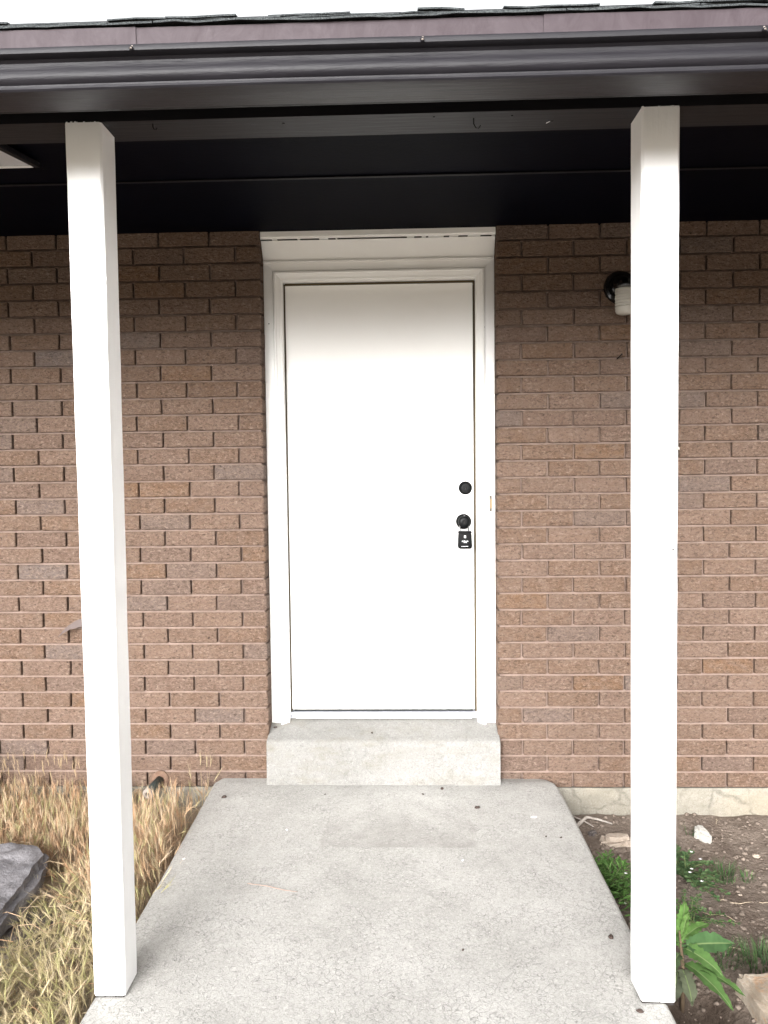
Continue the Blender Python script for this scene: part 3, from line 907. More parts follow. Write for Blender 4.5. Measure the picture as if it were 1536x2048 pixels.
# dark curved blade that shows behind the left post
mb = MB()
pth = [(-1.770, -0.045, 0.742), (-1.745, -0.05, 0.772), (-1.71, -0.055, 0.802), (-1.67, -0.055, 0.826), (-1.62, -0.05, 0.842), (-1.55, -0.03, 0.846), (-1.50, -0.002, 0.846)]
hw = [0.001, 0.006, 0.012, 0.020, 0.026, 0.028, 0.026]
rg = []
for p_, h in zip(pth, hw):
    x, y, z = p_
    rg.append([mb.vert((x, y, z + 0.002)), mb.vert((x + h * 0.6, y - 0.003, z - h * 1.6)), mb.vert((x + h * 0.6, y + 0.002, z - h * 1.6)), mb.vert((x, y + 0.005, z + 0.002))])
for A, B in zip(rg, rg[1:]):
    for j in range(4):
        mb.f.append([A[j], A[(j + 1) % 4], B[(j + 1) % 4], B[j]])
mb.f.append(rg[0][::-1]); mb.f.append(rg[-1])
tb = mb.build('hook_blade', NT('dull_dark_metal', 0.6, (0.085, 0.062, 0.056), 0.3).m)
tag(tb, 'dark curved pointed blade against the bricks behind the left porch post', 'hook')

# lock box on the knob
KX, KY, KZ = 0.277, DY - 0.046, 1.293
box_ = empty('lock_box', (0.279, 0.083, 1.202))
tag(box_, 'small black combination key lock box hanging from the door knob', 'lock box')
mb = MB()
ol = [(-0.030, 0.036), (-0.033, 0.028), (-0.036, -0.028), (-0.034, -0.038), (-0.027, -0.0435), (0.027, -0.0435), (0.034, -0.038), (0.036, -0.028), (0.033, 0.028), (0.030, 0.036)]
fr = [mb.vert((x, -0.018, z)) for x, z in ol]; bk = [mb.vert((x, 0.018, z)) for x, z in ol]
mb.f.append(fr); mb.f.append(bk[::-1])
for j in range(len(ol)):
    q = (j + 1) % len(ol); mb.f.append([fr[j], bk[j], bk[q], fr[q]])
smooth_by_angle(mb.build('body', M['black_plastic'], box_, bevel=0.003), 40)
smooth_by_angle(MB().box(-0.034, 0.034, -0.020, 0.020, 0.034, 0.0455).build('cap', M['black_plastic'], box_, bevel=0.004), 40)
MB().tube([(-0.024, 0.004, 0.044), (-0.0245, 0.004, 0.085), (-0.018, 0.004, 0.108), (-0.002, 0.004, 0.122), (0.014, 0.004, 0.108), (0.0205, 0.004, 0.085), (0.020, 0.004, 0.044)], 0.0034, 10).build('shackle', M['steel'], box_, smooth=True)
for k, ch in enumerate('9769'):
    xw = -0.0125 + k * 0.0085
    MB().box(xw - 0.0035, xw + 0.0035, -0.0192, -0.0170, -0.014, 0.003).build('dial', M['black'], box_, bevel=0.0008)
    cu = bpy.data.curves.new('digit_curve', 'FONT'); cu.body = ch; cu.size = 0.0145; cu.align_x = 'CENTER'; cu.extrude = 0.0002; cu.offset = 0.0004
    tmp = bpy.data.objects.new('digit_curve', cu); COL.objects.link(tmp)
    bpy.context.view_layer.update()
    dme = bpy.data.meshes.new_from_object(tmp.evaluated_get(bpy.context.evaluated_depsgraph_get()))
    bpy.data.objects.remove(tmp)
    dme.materials.clear(); dme.materials.append(M['print'])
    do = link('digit', dme, box_)
    do.location = (xw, -0.0196, -0.0125); do.rotation_euler = (math.pi / 2, 0, 0)
MB().box(-0.0045, 0.0045, -0.0186, -0.0178, 0.012, 0.0245).build('printed_mark', M['print'], box_)
for xw, ww in ((-0.0155, 0.006), (-0.008, 0.005), (-0.0015, 0.0055), (0.005, 0.0045), (0.012, 0.0065)):
    MB().box(xw - ww / 2, xw + ww / 2, -0.0186, -0.0178, -0.0318, -0.0296).build('printed_line', M['print'], box_)

# water spigot low on the wall left of the slab
sp = empty('water_spigot', (-1.285, 0, -0.004))
tag(sp, 'old water spigot with rusty flange low on the wall beside the grass', 'spigot')
smooth_by_angle(MB().lathe([(0.044, -0.001), (0.044, 0.006), (0.038, 0.011), (0.022, 0.014), (0, 0.014)], (0, 0, 0), (0, -1, 0), 28).build('flange', M['copper'], sp, jitter=0.002), 40)
MB().tube([(0, -0.01, 0.0), (-0.012, -0.06, -0.012), (-0.024, -0.115, -0.026)], [0.022, 0.023, 0.024], 16).build('pipe', M['pipe'], sp, smooth=True)
ax = Vector((-0.2, -0.93, -0.24)).normalized()
smooth_by_angle(MB().lathe([(0.024, 0), (0.0275, 0.002), (0.0275, 0.014), (0.023, 0.017), (0.013, 0.0165), (0.0125, 0.004), (0.0, 0.004)], (-0.023, -0.11, -0.0255), ax, 24).build('outlet', M['old_metal'], sp), 40)
smooth_by_angle(MB().lathe([(0.0128, 0.0047), (0, 0.0048)], (-0.023, -0.11, -0.0255), ax, 20).build('bore', M['hole'], sp), 40)
MB().tube([(-0.016, -0.085, -0.035), (-0.010, -0.095, -0.056)], [0.010, 0.012], 10).build('valve_stub', M['old_metal'], sp, smooth=True)

# ------------------------------------------------------------------ stones
def rock(name, loc, outline, z0, z1, mat, seed, label, cat, group=None, rough=0.012, slope=(0, 0), cuts=3, bev=0.02, flare=0.0):
    """an outline (x, y about loc) with real thickness, broken up by noise"""
    bm = bmesh.new()
    cx = sum(p[0] for p in outline) / len(outline); cy = sum(p[1] for p in outline) / len(outline)
    lo = [bm.verts.new((cx + (x - cx) * (1 + flare), cy + (y - cy) * (1 + flare), z0)) for x, y in outline]
    hi = [bm.verts.new((x, y, z1 + x * slope[0] + y * slope[1])) for x, y in outline]
    bm.faces.new(lo[::-1]); bm.faces.new(hi)
    for j in range(len(outline)):
        q = (j + 1) % len(outline)
        bm.faces.new((lo[j], lo[q], hi[q], hi[j]))
    bmesh.ops.recalc_face_normals(bm, faces=bm.faces)
    bmesh.ops.bevel(bm, geom=bm.edges[:], offset=bev, segments=2, affect='EDGES', clamp_overlap=True)
    bmesh.ops.triangulate(bm, faces=bm.faces)
    for _ in range(cuts):
        long_ = [e for e in bm.edges if e.calc_length() > 0.03]
        if not long_: break
        bmesh.ops.subdivide_edges(bm, edges=long_, cuts=1)
        bmesh.ops.triangulate(bm, faces=bm.faces)
    for v in bm.verts:
        q = v.co + Vector((seed * 3.1, seed, 0))
        d = Vector((mnoise.noise(q * 9), mnoise.noise(q * 9 + Vector((5, 5, 5))), mnoise.noise(q * 9 + Vector((9, 1, 4)))))
        d2 = Vector((mnoise.noise(q * 30), mnoise.noise(q * 30 + Vector((5, 5, 5))), mnoise.noise(q * 30 + Vector((9, 1, 4)))))
        v.co += d * rough + d2 * rough * 0.35
    me = bpy.data.meshes.new(name); bm.to_mesh(me); bm.free()
    me.materials.append(mat)
    o = link(name, me, None, loc)
    smooth_by_angle(o, 38)
    return tag(o, label, cat, group)

rock('stone_slab', (-1.75, -0.98, -0.10), [(0.275, 0.165), (0.285, 0.10), (0.300, -0.05), (0.310, -0.20), (0.285, -0.36), (0.18, -0.43), (-0.35, -0.46), (-0.45, 0.10), (-0.15, 0.26), (0.10, 0.275), (0.215, 0.235)], -0.02, 0.115, M['grey_stone'], 4,
     'large flat grey stone lying in the dry grass', 'stone', None, 0.020, (0.0, 0.03), 5, 0.03, -0.10)
rock('stone_block', (-1.435, -1.10, -0.185), [(0.09, 0.07), (0.085, -0.05), (-0.03, -0.13), (-0.14, -0.06), (-0.10, 0.09)], -0.05, 0.085, M['dark_stone'], 9,
     'dark brownish stone tucked under the flat grey stone', 'stone', None, 0.01, (0, 0), 3, 0.015)
rock('pale_rock', (0.952, -0.27, -0.205), [(-0.075, 0.02), (-0.04, 0.055), (0.015, 0.052), (0.065, 0.02), (0.07, -0.022), (0.03, -0.04), (-0.015, -0.025), (-0.055, -0.018)], -0.03, 0.05, M['pale_stone'], 2,
     'cream lumpy rock on the soil left of the right porch post', 'rock', None, 0.026, (0.1, 0.25), 4, 0.034, 0.12)
rock('white_rock', (1.372, -0.21, -0.21), [(-0.036, 0.022), (-0.015, 0.034), (0.012, 0.03), (0.032, -0.012), (0.036, -0.034), (0.012, -0.03), (-0.022, -0.01)], -0.03, 0.052, M['white_stone'], 6,
     'small pointed white rock on the soil right of the right porch post', 'rock', None, 0.008, (0, 0.35), 3, 0.016, 0.1)
rock('sandstone_block', (1.28, -1.60, -0.24), [(-0.205, 0.315), (-0.06, 0.33), (0.25, 0.29), (0.40, 0.0), (0.3, -0.35), (-0.15, -0.32), (-0.20, -0.10), (-0.175, 0.10)], -0.1, 0.105, M['sandstone'], 13,
     'large cream and rust sandstone block in the bottom right corner', 'stone', None, 0.012, (0.02, 0.03), 4, 0.02, 0.05)
for k, (x, y, s) in enumerate(((0.865, -0.17, 0.035), (1.56, -0.36, 0.022), (1.17, -0.44, 0.015), (1.36, -0.66, 0.010))):
    rock('pebble', (x, y, ground_z(x, y)), [(s * math.cos(a) * random.uniform(0.7, 1.1), s * 0.7 * math.sin(a) * random.uniform(0.7, 1.1)) for a in [j * math.pi / 3 for j in range(6)]], -s * 0.4, s * 0.55, M['pale_stone'] if k else M['dark_stone'], 30 + k,
         ['reddish brown pebble by the foundation beside the cream rock', 'pale pebble on bare soil at the far right edge', 'pale pebble among the low weeds by the right post', 'tiny pale pebble on the soil below the round grass tuft'][k], 'pebble', 'pebbles on the soil', s * 0.2, (0, 0), 2, s * 0.25, 0.1)

# clods and crumbs of soil right of the slab
rr = random.Random(17)
mb = MB()
ICO = [(0, 0, 1), (0.894, 0, 0.447), (0.276, 0.851, 0.447), (-0.724, 0.526, 0.447), (-0.724, -0.526, 0.447), (0.276, -0.851, 0.447), (0.724, 0.526, -0.447), (-0.276, 0.851, -0.447), (-0.894, 0, -0.447), (-0.276, -0.851, -0.447), (0.724, -0.526, -0.447), (0, 0, -1)]
ICF = [(0, 1, 2), (0, 2, 3), (0, 3, 4), (0, 4, 5), (0, 5, 1), (1, 6, 2), (2, 7, 3), (3, 8, 4), (4, 9, 5), (5, 10, 1), (2, 6, 7), (3, 7, 8), (4, 8, 9), (5, 9, 10), (1, 10, 6), (6, 11, 7), (7, 11, 8), (8, 11, 9), (9, 11, 10), (10, 11, 6)]
for k in range(3600):
    x = rr.uniform(0.74, 2.1); y = -rr.uniform(0.01, 2.0)
    if x < 0.76 + 0.0 and rr.random() < 0.5: continue
    s = 0.003 + 0.011 * rr.random() ** 3
    zg = ground_z(x, y)
    pale = rr.random()
    g = rr.uniform(0.75, 1.25)
    mb.col = (0.42, 0.37, 0.31, 1) if pale > 0.99 else (0.185 * g, 0.148 * g, 0.122 * g, 1)
    if pale > 0.99: s *= 0.5
    base = len(mb.v)
    for q in ICO:
        w_ = rr.uniform(0.65, 1.2)
        mb.vert((x + q[0] * s * w_, y + q[1] * s * w_, zg + q[2] * s * 0.7 * w_ + s * 0.1))
    mb.f += [[base + a for a in f] for f in ICF]
tag(mb.build('soil_crumbs', M['clod'], smooth=True, color=True), 'crumbs and clods of brown soil right of the slab', None, None, 'stuff')

# ------------------------------------------------------------------ dry grass left of the slab
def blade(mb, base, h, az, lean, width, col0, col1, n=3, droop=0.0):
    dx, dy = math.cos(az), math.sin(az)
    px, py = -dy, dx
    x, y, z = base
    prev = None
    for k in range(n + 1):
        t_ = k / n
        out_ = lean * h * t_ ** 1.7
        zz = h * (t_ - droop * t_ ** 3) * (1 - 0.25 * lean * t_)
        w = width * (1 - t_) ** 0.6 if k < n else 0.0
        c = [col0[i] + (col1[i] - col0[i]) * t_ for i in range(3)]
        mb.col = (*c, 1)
        cx, cy, cz = x + dx * out_, y + dy * out_, z + zz
        if k < n:
            cur = (mb.vert((cx - px * w / 2, cy - py * w / 2, cz)), mb.vert((cx + px * w / 2, cy + py * w / 2, cz)))
        else:
            cur = (mb.vert((cx, cy, cz)),)
        if prev:
            mb.f.append([prev[0], prev[1], cur[1], cur[0]] if len(cur) == 2 else [prev[0], prev[1], cur[0]])
        prev = cur
    return Vector((cx, cy, cz)), Vector((dx * lean * 1.4, dy * lean * 1.4, 1 - droop * 2)).normalized()

def foxtail(mb, tip, d, ln, col, rr):
    """bristly seed head: a short spindle with long fine awns fanned along it"""
    a = d.orthogonal().normalized(); b = d.cross(a)
    mb.col = (*col, 1)
    mb.tube([tip, tip + d * ln * 0.35, tip + d * ln * 0.7], [0.0010, 0.0018, 0.0006], 4, False)
    for k in range(10):
        t_ = rr.uniform(0.05, 0.65); th = rr.uniform(0, 2 * math.pi)
        s = (a * math.cos(th) + b * math.sin(th))
        p0 = tip + d * ln * t_
        p1 = p0 + (d * rr.uniform(0.75, 1.0) + s * rr.uniform(0.15, 0.42)) * ln * rr.uniform(0.6, 0.95)
        w = s.cross(d).normalized() * 0.0008
        g = rr.uniform(0.9, 1.2)
        mb.col = (min(0.8, col[0] * g), min(0.8, col[1] * g), min(0.8, col[2] * g), 1)
        i = [mb.vert(p0 - w), mb.vert(p0 + w), mb.vert(p1)]
        mb.f.append(i)

STRAW = [(0.56, 0.385, 0.245), (0.60, 0.43, 0.29), (0.48, 0.30, 0.18), (0.64, 0.50, 0.36), (0.34, 0.215, 0.125), (0.58, 0.44, 0.29)]
OLIVE = [(0.27, 0.20, 0.11), (0.42, 0.31, 0.20), (0.13, 0.11, 0.05), (0.52, 0.42, 0.29), (0.36, 0.25, 0.15), (0.20, 0.135, 0.08)]
GREEN = [(0.06, 0.10, 0.026), (0.085, 0.125, 0.035), (0.12, 0.145, 0.055), (0.05, 0.08, 0.026)]
def in_rock(x, y):
    return -2.3 < x < -1.425 and -1.43 < y < -0.70
rr = random.Random(29)
gm = MB()
def slab_left(y): return -0.998 + 0.029 * min(1, -y / 1.7)
count = 0
while count < 38000:
    x = rr.uniform(-2.45, -0.97); y = -rr.uniform(0.015, 2.35)
    if x > slab_left(y) - 0.012: continue
    if in_rock(x, y): continue
    # thinner next to the foundation and the slab back corner
    if x > -1.36 and y > -0.30 and rr.random() < 0.66: continue
    if x > -1.16 and y > -0.42 and rr.random() < 0.6: continue
    back = smoothstep(-1.25, -0.55, y + 0.25 * mnoise.noise(Vector((x * 3, y * 3, 0))))
    r_ = rr.random()
    green_zone = smoothstep(0.35, 0.0, abs(x + 1.48) + abs(y + 1.05) * 0.8)
    low = smoothstep(-1.15, -1.6, y)
    if r_ < 0.08 * (1 - back) + 0.30 * green_zone + 0.14 * low * max(0, 0.5 + 1.5 * mnoise.noise(Vector((x * 4, y * 4, 6)))): pal = GREEN
    elif r_ < 0.10 + 0.62 * (1 - back): pal = OLIVE
    else: pal = STRAW
    c = rr.choice(pal); g = rr.uniform(0.75, 1.15)
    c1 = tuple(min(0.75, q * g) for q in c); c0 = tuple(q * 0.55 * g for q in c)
    tall = 0.20 + 0.12 * back
    if x > -1.36: tall *= 0.72
    if x > -1.42 and y > -0.42: tall *= 0.62
    if in_rock(x - 0.16, min(-0.72, max(-1.47, y + 0.1))): tall *= 0.42
    h = tall * rr.uniform(0.45, 1.1)
    lean = abs(rr.gauss(0.15 if back > 0.5 else 0.34, 0.25))
    az = rr.uniform(0, 2 * math.pi)
    if x > slab_left(y) - 0.10 and math.cos(az) > 0.1 and rr.random() < 0.8: az = math.pi - az
    if y > -0.14: az = -abs(az) if az < math.pi else -(az - math.pi); lean *= 0.6
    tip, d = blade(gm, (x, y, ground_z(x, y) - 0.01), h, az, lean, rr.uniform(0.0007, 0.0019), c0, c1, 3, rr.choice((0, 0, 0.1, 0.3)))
    if rr.random() < 0.20:
        fc = rr.choice(STRAW if back > 0.4 and rr.random() < 0.7 else [(0.50, 0.42, 0.24), (0.58, 0.48, 0.32), (0.40, 0.37, 0.18)])
        foxtail(gm, tip, (d + Vector((math.cos(az), math.sin(az), 0)) * 0.35 * (1 - back)).normalized(), rr.uniform(0.045, 0.075), fc, rr)
    count += 1
# taller ears standing up against the bricks
for k in range(60):
    x = rr.uniform(-2.4, -1.40); y = -rr.uniform(0.05, 0.45)
    c = rr.choice(STRAW)
    tip, d = blade(gm, (x, y, ground_z(x, y)), rr.uniform(0.22, 0.30) + 0.06 * (rr.random() ** 2), rr.uniform(0, 6.28), rr.uniform(0.02, 0.22), 0.002, tuple(q * 0.7 for q in c), c, 4)
    foxtail(gm, tip, d, rr.uniform(0.04, 0.06), (0.44, 0.33, 0.21), rr)
# lodged stems lying over one another
for k in range(420):
    x = rr.uniform(-2.3, -1.02); y = -rr.uniform(0.05, 1.9)
    if x > slab_left(y) - 0.05 or in_rock(x, y): continue
    a = rr.uniform(0, 6.28); L = rr.uniform(0.08, 0.2); z = ground_z(x, y) + rr.uniform(0.03, 0.13)
    x2 = min(x + math.cos(a) * L, slab_left(y) + 0.01)
    c = rr.choice(STRAW); gm.col = (*c, 1)
    gm.tube([(x, y, z), ((x + x2) / 2, y + math.sin(a) * L / 2, z + 0.01), (x2, y + math.sin(a) * L, z - 0.015)], [0.0014, 0.0013, 0.0007], 3, False)
# straggly ears leaning over the slab edge by the spigot
for x, y, az, h, ln in ((-1.045, -0.10, 1.9, 0.25, 0.3), (-1.03, -0.075, 1.2, 0.24, 0.15), (-1.06, -0.14, 2.4, 0.20, 0.25), (-1.07, -0.20, 0.4, 0.22, 0.5), (-1.10, -0.33, 0.2, 0.2, 0.6), (-1.03, -0.05, 2.0, 0.23, 0.05), (-1.36, -0.06, 2.9, 0.23, 0.3)):
    c = (0.43, 0.33, 0.2)
    tip, d = blade(gm, (x, y, ground_z(x, y)), h, az, ln, 0.0034, (0.4, 0.3, 0.16), c, 4)
    foxtail(gm, tip, d, 0.06, (0.44, 0.36, 0.22), rr)
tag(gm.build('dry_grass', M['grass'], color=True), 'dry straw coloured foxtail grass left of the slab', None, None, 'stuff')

# ------------------------------------------------------------------ green plants right of the slab
def leaf_mesh(L, W, bend, col, rib, seed, fold=0.25, lobes=0.22, curl=0.0, stalk=0.12):
    rr = random.Random(seed)
    mb = MB(); n = 22
    cols = (-1, -0.5, -0.10, -0.055, 0.055, 0.10, 0.5, 1)
    rows = []
    for k in range(n + 1):
        t_ = k / n
        ang = bend * t_
        # arc in the x-z plane
        if abs(bend) > 1e-3:
            x = L * math.sin(ang) / bend; z = L * (1 - math.cos(ang)) / bend
        else:
            x, z = L * t_, 0
        z = -z
        if t_ < stalk:
            w = 0.10 * W
        else:
            s = (t_ - stalk) / (1 - stalk)
            w = W * (0.22 + 0.78 * math.sin(math.pi * min(1, s * 0.62 + 0.22)) ** 1.0) * (1 - s ** 5)
            w *= 1 + lobes * (1 if (k % 3 == 0) else -0.45) * (1 - s)
            w *= 1 + rr.uniform(-0.2, 0.14)
        w = max(w, 0.0008)
        row = []
        for q in cols:
            isrib = abs(q) < 0.1
            if isrib: mb.col = (*rib, 1)
            else:
                g = rr.uniform(0.85, 1.12); mb.col = (col[0] * g, col[1] * g, col[2] * g, 1)
            yy = q * w if not isrib else (0.0010 if q > 0 else -0.0010)
            zz = z + abs(q) * w * fold + (0.003 * math.sin(t_ * 17 + q * 2 + seed) * abs(q)) + curl * (q ** 2) * w * math.sin(t_ * 3)
            row.append(mb.vert((x, yy, zz)))
        rows.append(row)
    for A, B in zip(rows, rows[1:]):
        for j in range(len(cols) - 1):
            mb.f.append([A[j], A[j + 1], B[j + 1], B[j]])
    return mb

def plant_leaf(parent, base, az, el, L, W, bend, col, seed, rib=(0.16, 0.22, 0.09), roll=0.0, **kw):
    o = leaf_mesh(L, W, bend, col, rib, seed, **kw).build('leaf', M['leaf'], parent, smooth=True, color=True)
    o.location = base
    o.rotation_euler = (Matrix.Rotation(az, 3, 'Z') @ Matrix.Rotation(-el, 3, 'Y') @ Matrix.Rotation(roll, 3, 'X')).to_euler()
    return o

wx, wy = 0.905, -1.27
wz = -0.212
weed = empty('leafy_weed', (wx, wy, wz))
tag(weed, 'tall leafy green weed with toothed leaves beside the right porch post', 'weed')
mb = MB(); mb.col = (0.16, 0.115, 0.075, 1)
mb.tube([(0.004, 0, -0.12), (0.006, 0.0, 0.07), (0.0, 0.005, 0.15), (-0.004, 0.01, 0.20)], [0.008, 0.007, 0.005, 0.003], 8)
mb.build('stem', M['leaf'], weed, smooth=True, color=True)
GR = (0.070, 0.140, 0.036)
DK = (0.052, 0.110, 0.038)
plant_leaf(weed, (0.0, 0.0, 0.155), 0.02, 0.12, 0.185, 0.036, 0.30, DK, 1, roll=0.5)
plant_leaf(weed, (0.0, 0.0, 0.15), -0.75, 0.05, 0.145, 0.030, 0.8, GR, 2, roll=0.25)
plant_leaf(weed, (0.0, 0.0, 0.10), -0.98, 0.10, 0.205, 0.029, 0.75, GR, 3, lobes=0.1)
plant_leaf(weed, (0.02, -0.01, 0.10), -0.62, 0.0, 0.185, 0.022, 0.45, GR, 4, lobes=0.08)
plant_leaf(weed, (-0.002, 0.005, 0.18), 2.2, 0.95, 0.13, 0.028, 0.5, (0.095, 0.185, 0.04), 5)
plant_leaf(weed, (0.002, 0.005, 0.18), 1.1, 1.05, 0.12, 0.020, 0.4, (0.09, 0.18, 0.04), 6)
plant_leaf(weed, (0.0, 0.0, 0.16), 2.75, 0.45, 0.12, 0.026, 0.6, GR, 7)
plant_leaf(weed, (-0.004, 0.0, 0.13), -2.3, 0.1, 0.135, 0.022, 1.25, (0.075, 0.115, 0.05), 8)
plant_leaf(weed, (0.0, 0.0, 0.08), -1.5, -0.2, 0.12, 0.026, 1.0, (0.10, 0.115, 0.07), 9)
plant_leaf(weed, (-0.01, 0.0, 0.07), -2.1, -0.3, 0.11, 0.030, 0.8, (0.095, 0.11, 0.07), 10)
plant_leaf(weed, (0.0, 0.0, 0.17), 0.35, 0.75, 0.13, 0.024, 0.9, (0.085, 0.17, 0.04), 12)
plant_leaf(weed, (0.0, 0.0, 0.12), 0.4, 0.25, 0.12, 0.022, 0.9, DK, 13, roll=0.3)
plant_leaf(weed, (-0.002, 0.002, 0.14), 1.7, 0.7, 0.14, 0.026, 0.7, (0.08, 0.165, 0.036), 14)
plant_leaf(weed, (0.0, 0.0, 0.185), 0.6, 1.2, 0.085, 0.013, 0.2, (0.09, 0.17, 0.04), 11)

def tuft(name, loc, n, h, spread, lean, width, cols, seed, label, cat, group=None, curve=0.1):
    rr = random.Random(seed)
    root = empty(name, loc)
    tag(root, label, cat, group)
    mb = MB()
    for k in range(n):
        a = rr.uniform(0, 6.28); r_ = spread * math.sqrt(rr.random())
        c = rr.choice(cols); g = rr.uniform(0.75, 1.2)
        x, y = r_ * math.cos(a), r_ * math.sin(a)
        blade(mb, (x, y, ground_z(loc[0] + x, loc[1] + y) - loc[2] - 0.004), h * rr.uniform(0.5, 1.1), a + rr.uniform(-0.8, 0.8), abs(rr.gauss(lean, 0.25)), width * rr.uniform(0.6, 1.2), tuple(q * 0.6 * g for q in c), tuple(q * g for q in c), 4, curve)
    mb.build('blades', M['leaf'], root, color=True)
    return root

def sprig(name, loc, stems, seed, label, cat, leaf_len, leaf_w, cols, hang=0.5, per=12, flowers=0, group=None, pts_fn=None):
    """low weed: several creeping or upright stems set with small leaves"""
    rr = random.Random(seed)
    root = empty(name, loc); tag(root, label, cat, group)
    st, fo, fl = MB(), MB(), MB()
    for (dx, dy, dz) in stems:
        p0 = Vector((rr.uniform(-0.02, 0.02), rr.uniform(-0.02, 0.02), 0)); p2 = Vector((dx, dy, dz)); p1 = (p0 + p2) / 2 + Vector((0, 0, abs(dz) * 0.35 + 0.015))
        def at(t_): return p0 * (1 - t_) ** 2 + p1 * 2 * t_ * (1 - t_) + p2 * t_ ** 2
        def clear(p):
            g_ = ground_z(loc[0] + p.x, loc[1] + p.y) - loc[2] + 0.006
            return Vector((p.x, p.y, max(p.z, g_)))
        st.col = (0.14, 0.18, 0.07, 1)
        st.tube([clear(at(k / 6)) for k in range(7)], [0.0022 - 0.0002 * k for k in range(7)], 5, False)
        for k in range(per):
            t_ = 0.12 + 0.88 * k / (per - 1)
            p = clear(at(t_))
            for s in (-1, 1):
                az = math.atan2(dy, dx) + s * rr.uniform(0.5, 1.5); el = rr.uniform(-0.1, 0.8)
                L = leaf_len * rr.uniform(0.6, 1.15) * (1.15 - 0.4 * t_); W = leaf_w * rr.uniform(0.7, 1.2)
                d = Vector((math.cos(az) * math.cos(el), math.sin(az) * math.cos(el), math.sin(el)))
                sd_ = Vector((-math.sin(az), math.cos(az), rr.uniform(-0.3, 0.3)))
                c = rr.choice(cols); g = rr.uniform(0.8, 1.25)
                fo.col = (c[0] * g, c[1] * g, c[2] * g, 1)
                m1 = p + d * L * 0.4 - Vector((0, 0, 0.0)); m2 = p + d * L * 0.75 - Vector((0, 0, L * 0.06)); e = p + d * L - Vector((0, 0, L * 0.18))
                i = [fo.vert(p), fo.vert(m1 + sd_ * W), fo.vert(m2 + sd_ * W * 0.75), fo.vert(e), fo.vert(m2 - sd_ * W * 0.75), fo.vert(m1 - sd_ * W), fo.vert((m1 + m2) / 2 - Vector((0, 0, W * 0.3)))]
                fo.f += [[i[0], i[1], i[6]], [i[1], i[2], i[6]], [i[2], i[3], i[6]], [i[3], i[4], i[6]], [i[4], i[5], i[6]], [i[5], i[0], i[6]]]
    for k in range(flowers):
        s0 = rr.choice(stems)
        q = Vector((s0[0] * rr.uniform(0.3, 1), s0[1] * rr.uniform(0.3, 1), abs(s0[2]) * 0.6 + 0.045))
        for j in range(5):
            a = j * 1.257 + k
            c_ = q + Vector((math.cos(a), math.sin(a), 0)) * 0.004
            i = [fl.vert(q), fl.vert(c_ + Vector((math.cos(a + 1.2), math.sin(a + 1.2), 0)) * 0.003), fl.vert(c_ + Vector((math.cos(a), math.sin(a), 0.3)) * 0.004), fl.vert(c_ - Vector((math.cos(a + 1.2), math.sin(a + 1.2), 0)) * 0.003)]
            fl.f.append(i)
    st.build('stems', M['leaf'], root, color=True, smooth=True)
    fo.build('foliage', M['leaf'], root, color=True)
    if flowers:
        fl.build('flowers', M['print'], root)
    return root

LG = [(0.085, 0.18, 0.04), (0.11, 0.21, 0.055), (0.065, 0.14, 0.034)]
MG = [(0.070, 0.125, 0.048), (0.09, 0.145, 0.06), (0.052, 0.10, 0.038)]
x, y = 0.82, -0.68
sprig('feathery_weed', (x, y, ground_z(x, y)), [(-0.05, 0.10, 0.10), (0.0, 0.13, 0.09), (0.05, 0.10, 0.09), (-0.02, 0.02, 0.12), (0.06, 0.02, 0.11), (0.0, -0.08, 0.12), (0.05, -0.14, 0.12), (0.02, -0.25, 0.13), (-0.02, -0.17, 0.13), (0.03, -0.34, 0.12), (-0.02, -0.30, 0.13), (0.12, -0.05, 0.09), (0.10, 0.08, 0.08), (0.03, 0.16, 0.08), (-0.03, 0.06, 0.10), (0.08, 0.13, 0.07), (0.07, -0.10, 0.12), (0.09, -0.20, 0.11), (0.08, -0.28, 0.12), (-0.01, -0.38, 0.12)], 41,
      'bright green narrow leaved weed between the slab edge and right porch post', 'weed', 0.055, 0.0042, LG, per=14, flowers=2)
x, y = 1.17, -0.54
sprig('clover_weed', (x, y, ground_z(x, y)), [(0.00, 0.27, 0.05), (0.04, 0.20, 0.04), (-0.04, 0.16, 0.06), (0.09, 0.03, 0.05), (-0.05, -0.06, 0.07), (0.06, -0.12, 0.05), (0.00, -0.16, 0.07), (0.10, -0.20, 0.04), (0.02, 0.05, 0.08), (-0.06, 0.0, 0.07), (0.05, -0.04, 0.08), (-0.03, 0.08, 0.07), (0.11, -0.09, 0.05), (-0.02, -0.22, 0.07), (0.04, -0.25, 0.05), (-0.05, -0.14, 0.08), (0.07, 0.10, 0.06), (0.12, 0.0, 0.06), (0.09, -0.15, 0.06), (-0.02, 0.2, 0.06), (0.02, -0.30, 0.07), (0.13, -0.05, 0.04)], 52,
      'low dull green round leaved weed on the soil right of the post', 'weed', 0.026, 0.0085, MG, per=11, flowers=5)
x, y = 1.07, -0.88
sprig('trailing_weed', (x, y, ground_z(x, y)), [(0.14, 0.02, 0.02), (0.17, -0.04, 0.02), (0.08, 0.10, 0.05), (0.02, 0.12, 0.06), (-0.05, 0.06, 0.06), (0.10, -0.08, 0.03), (0.03, 0.04, 0.07), (-0.03, -0.04, 0.07), (0.05, -0.02, 0.06), (-0.06, 0.0, 0.06)], 63,
      'thin trailing weed on the soil just behind the tall leafy weed', 'weed', 0.022, 0.005, MG + LG[2:], per=10)
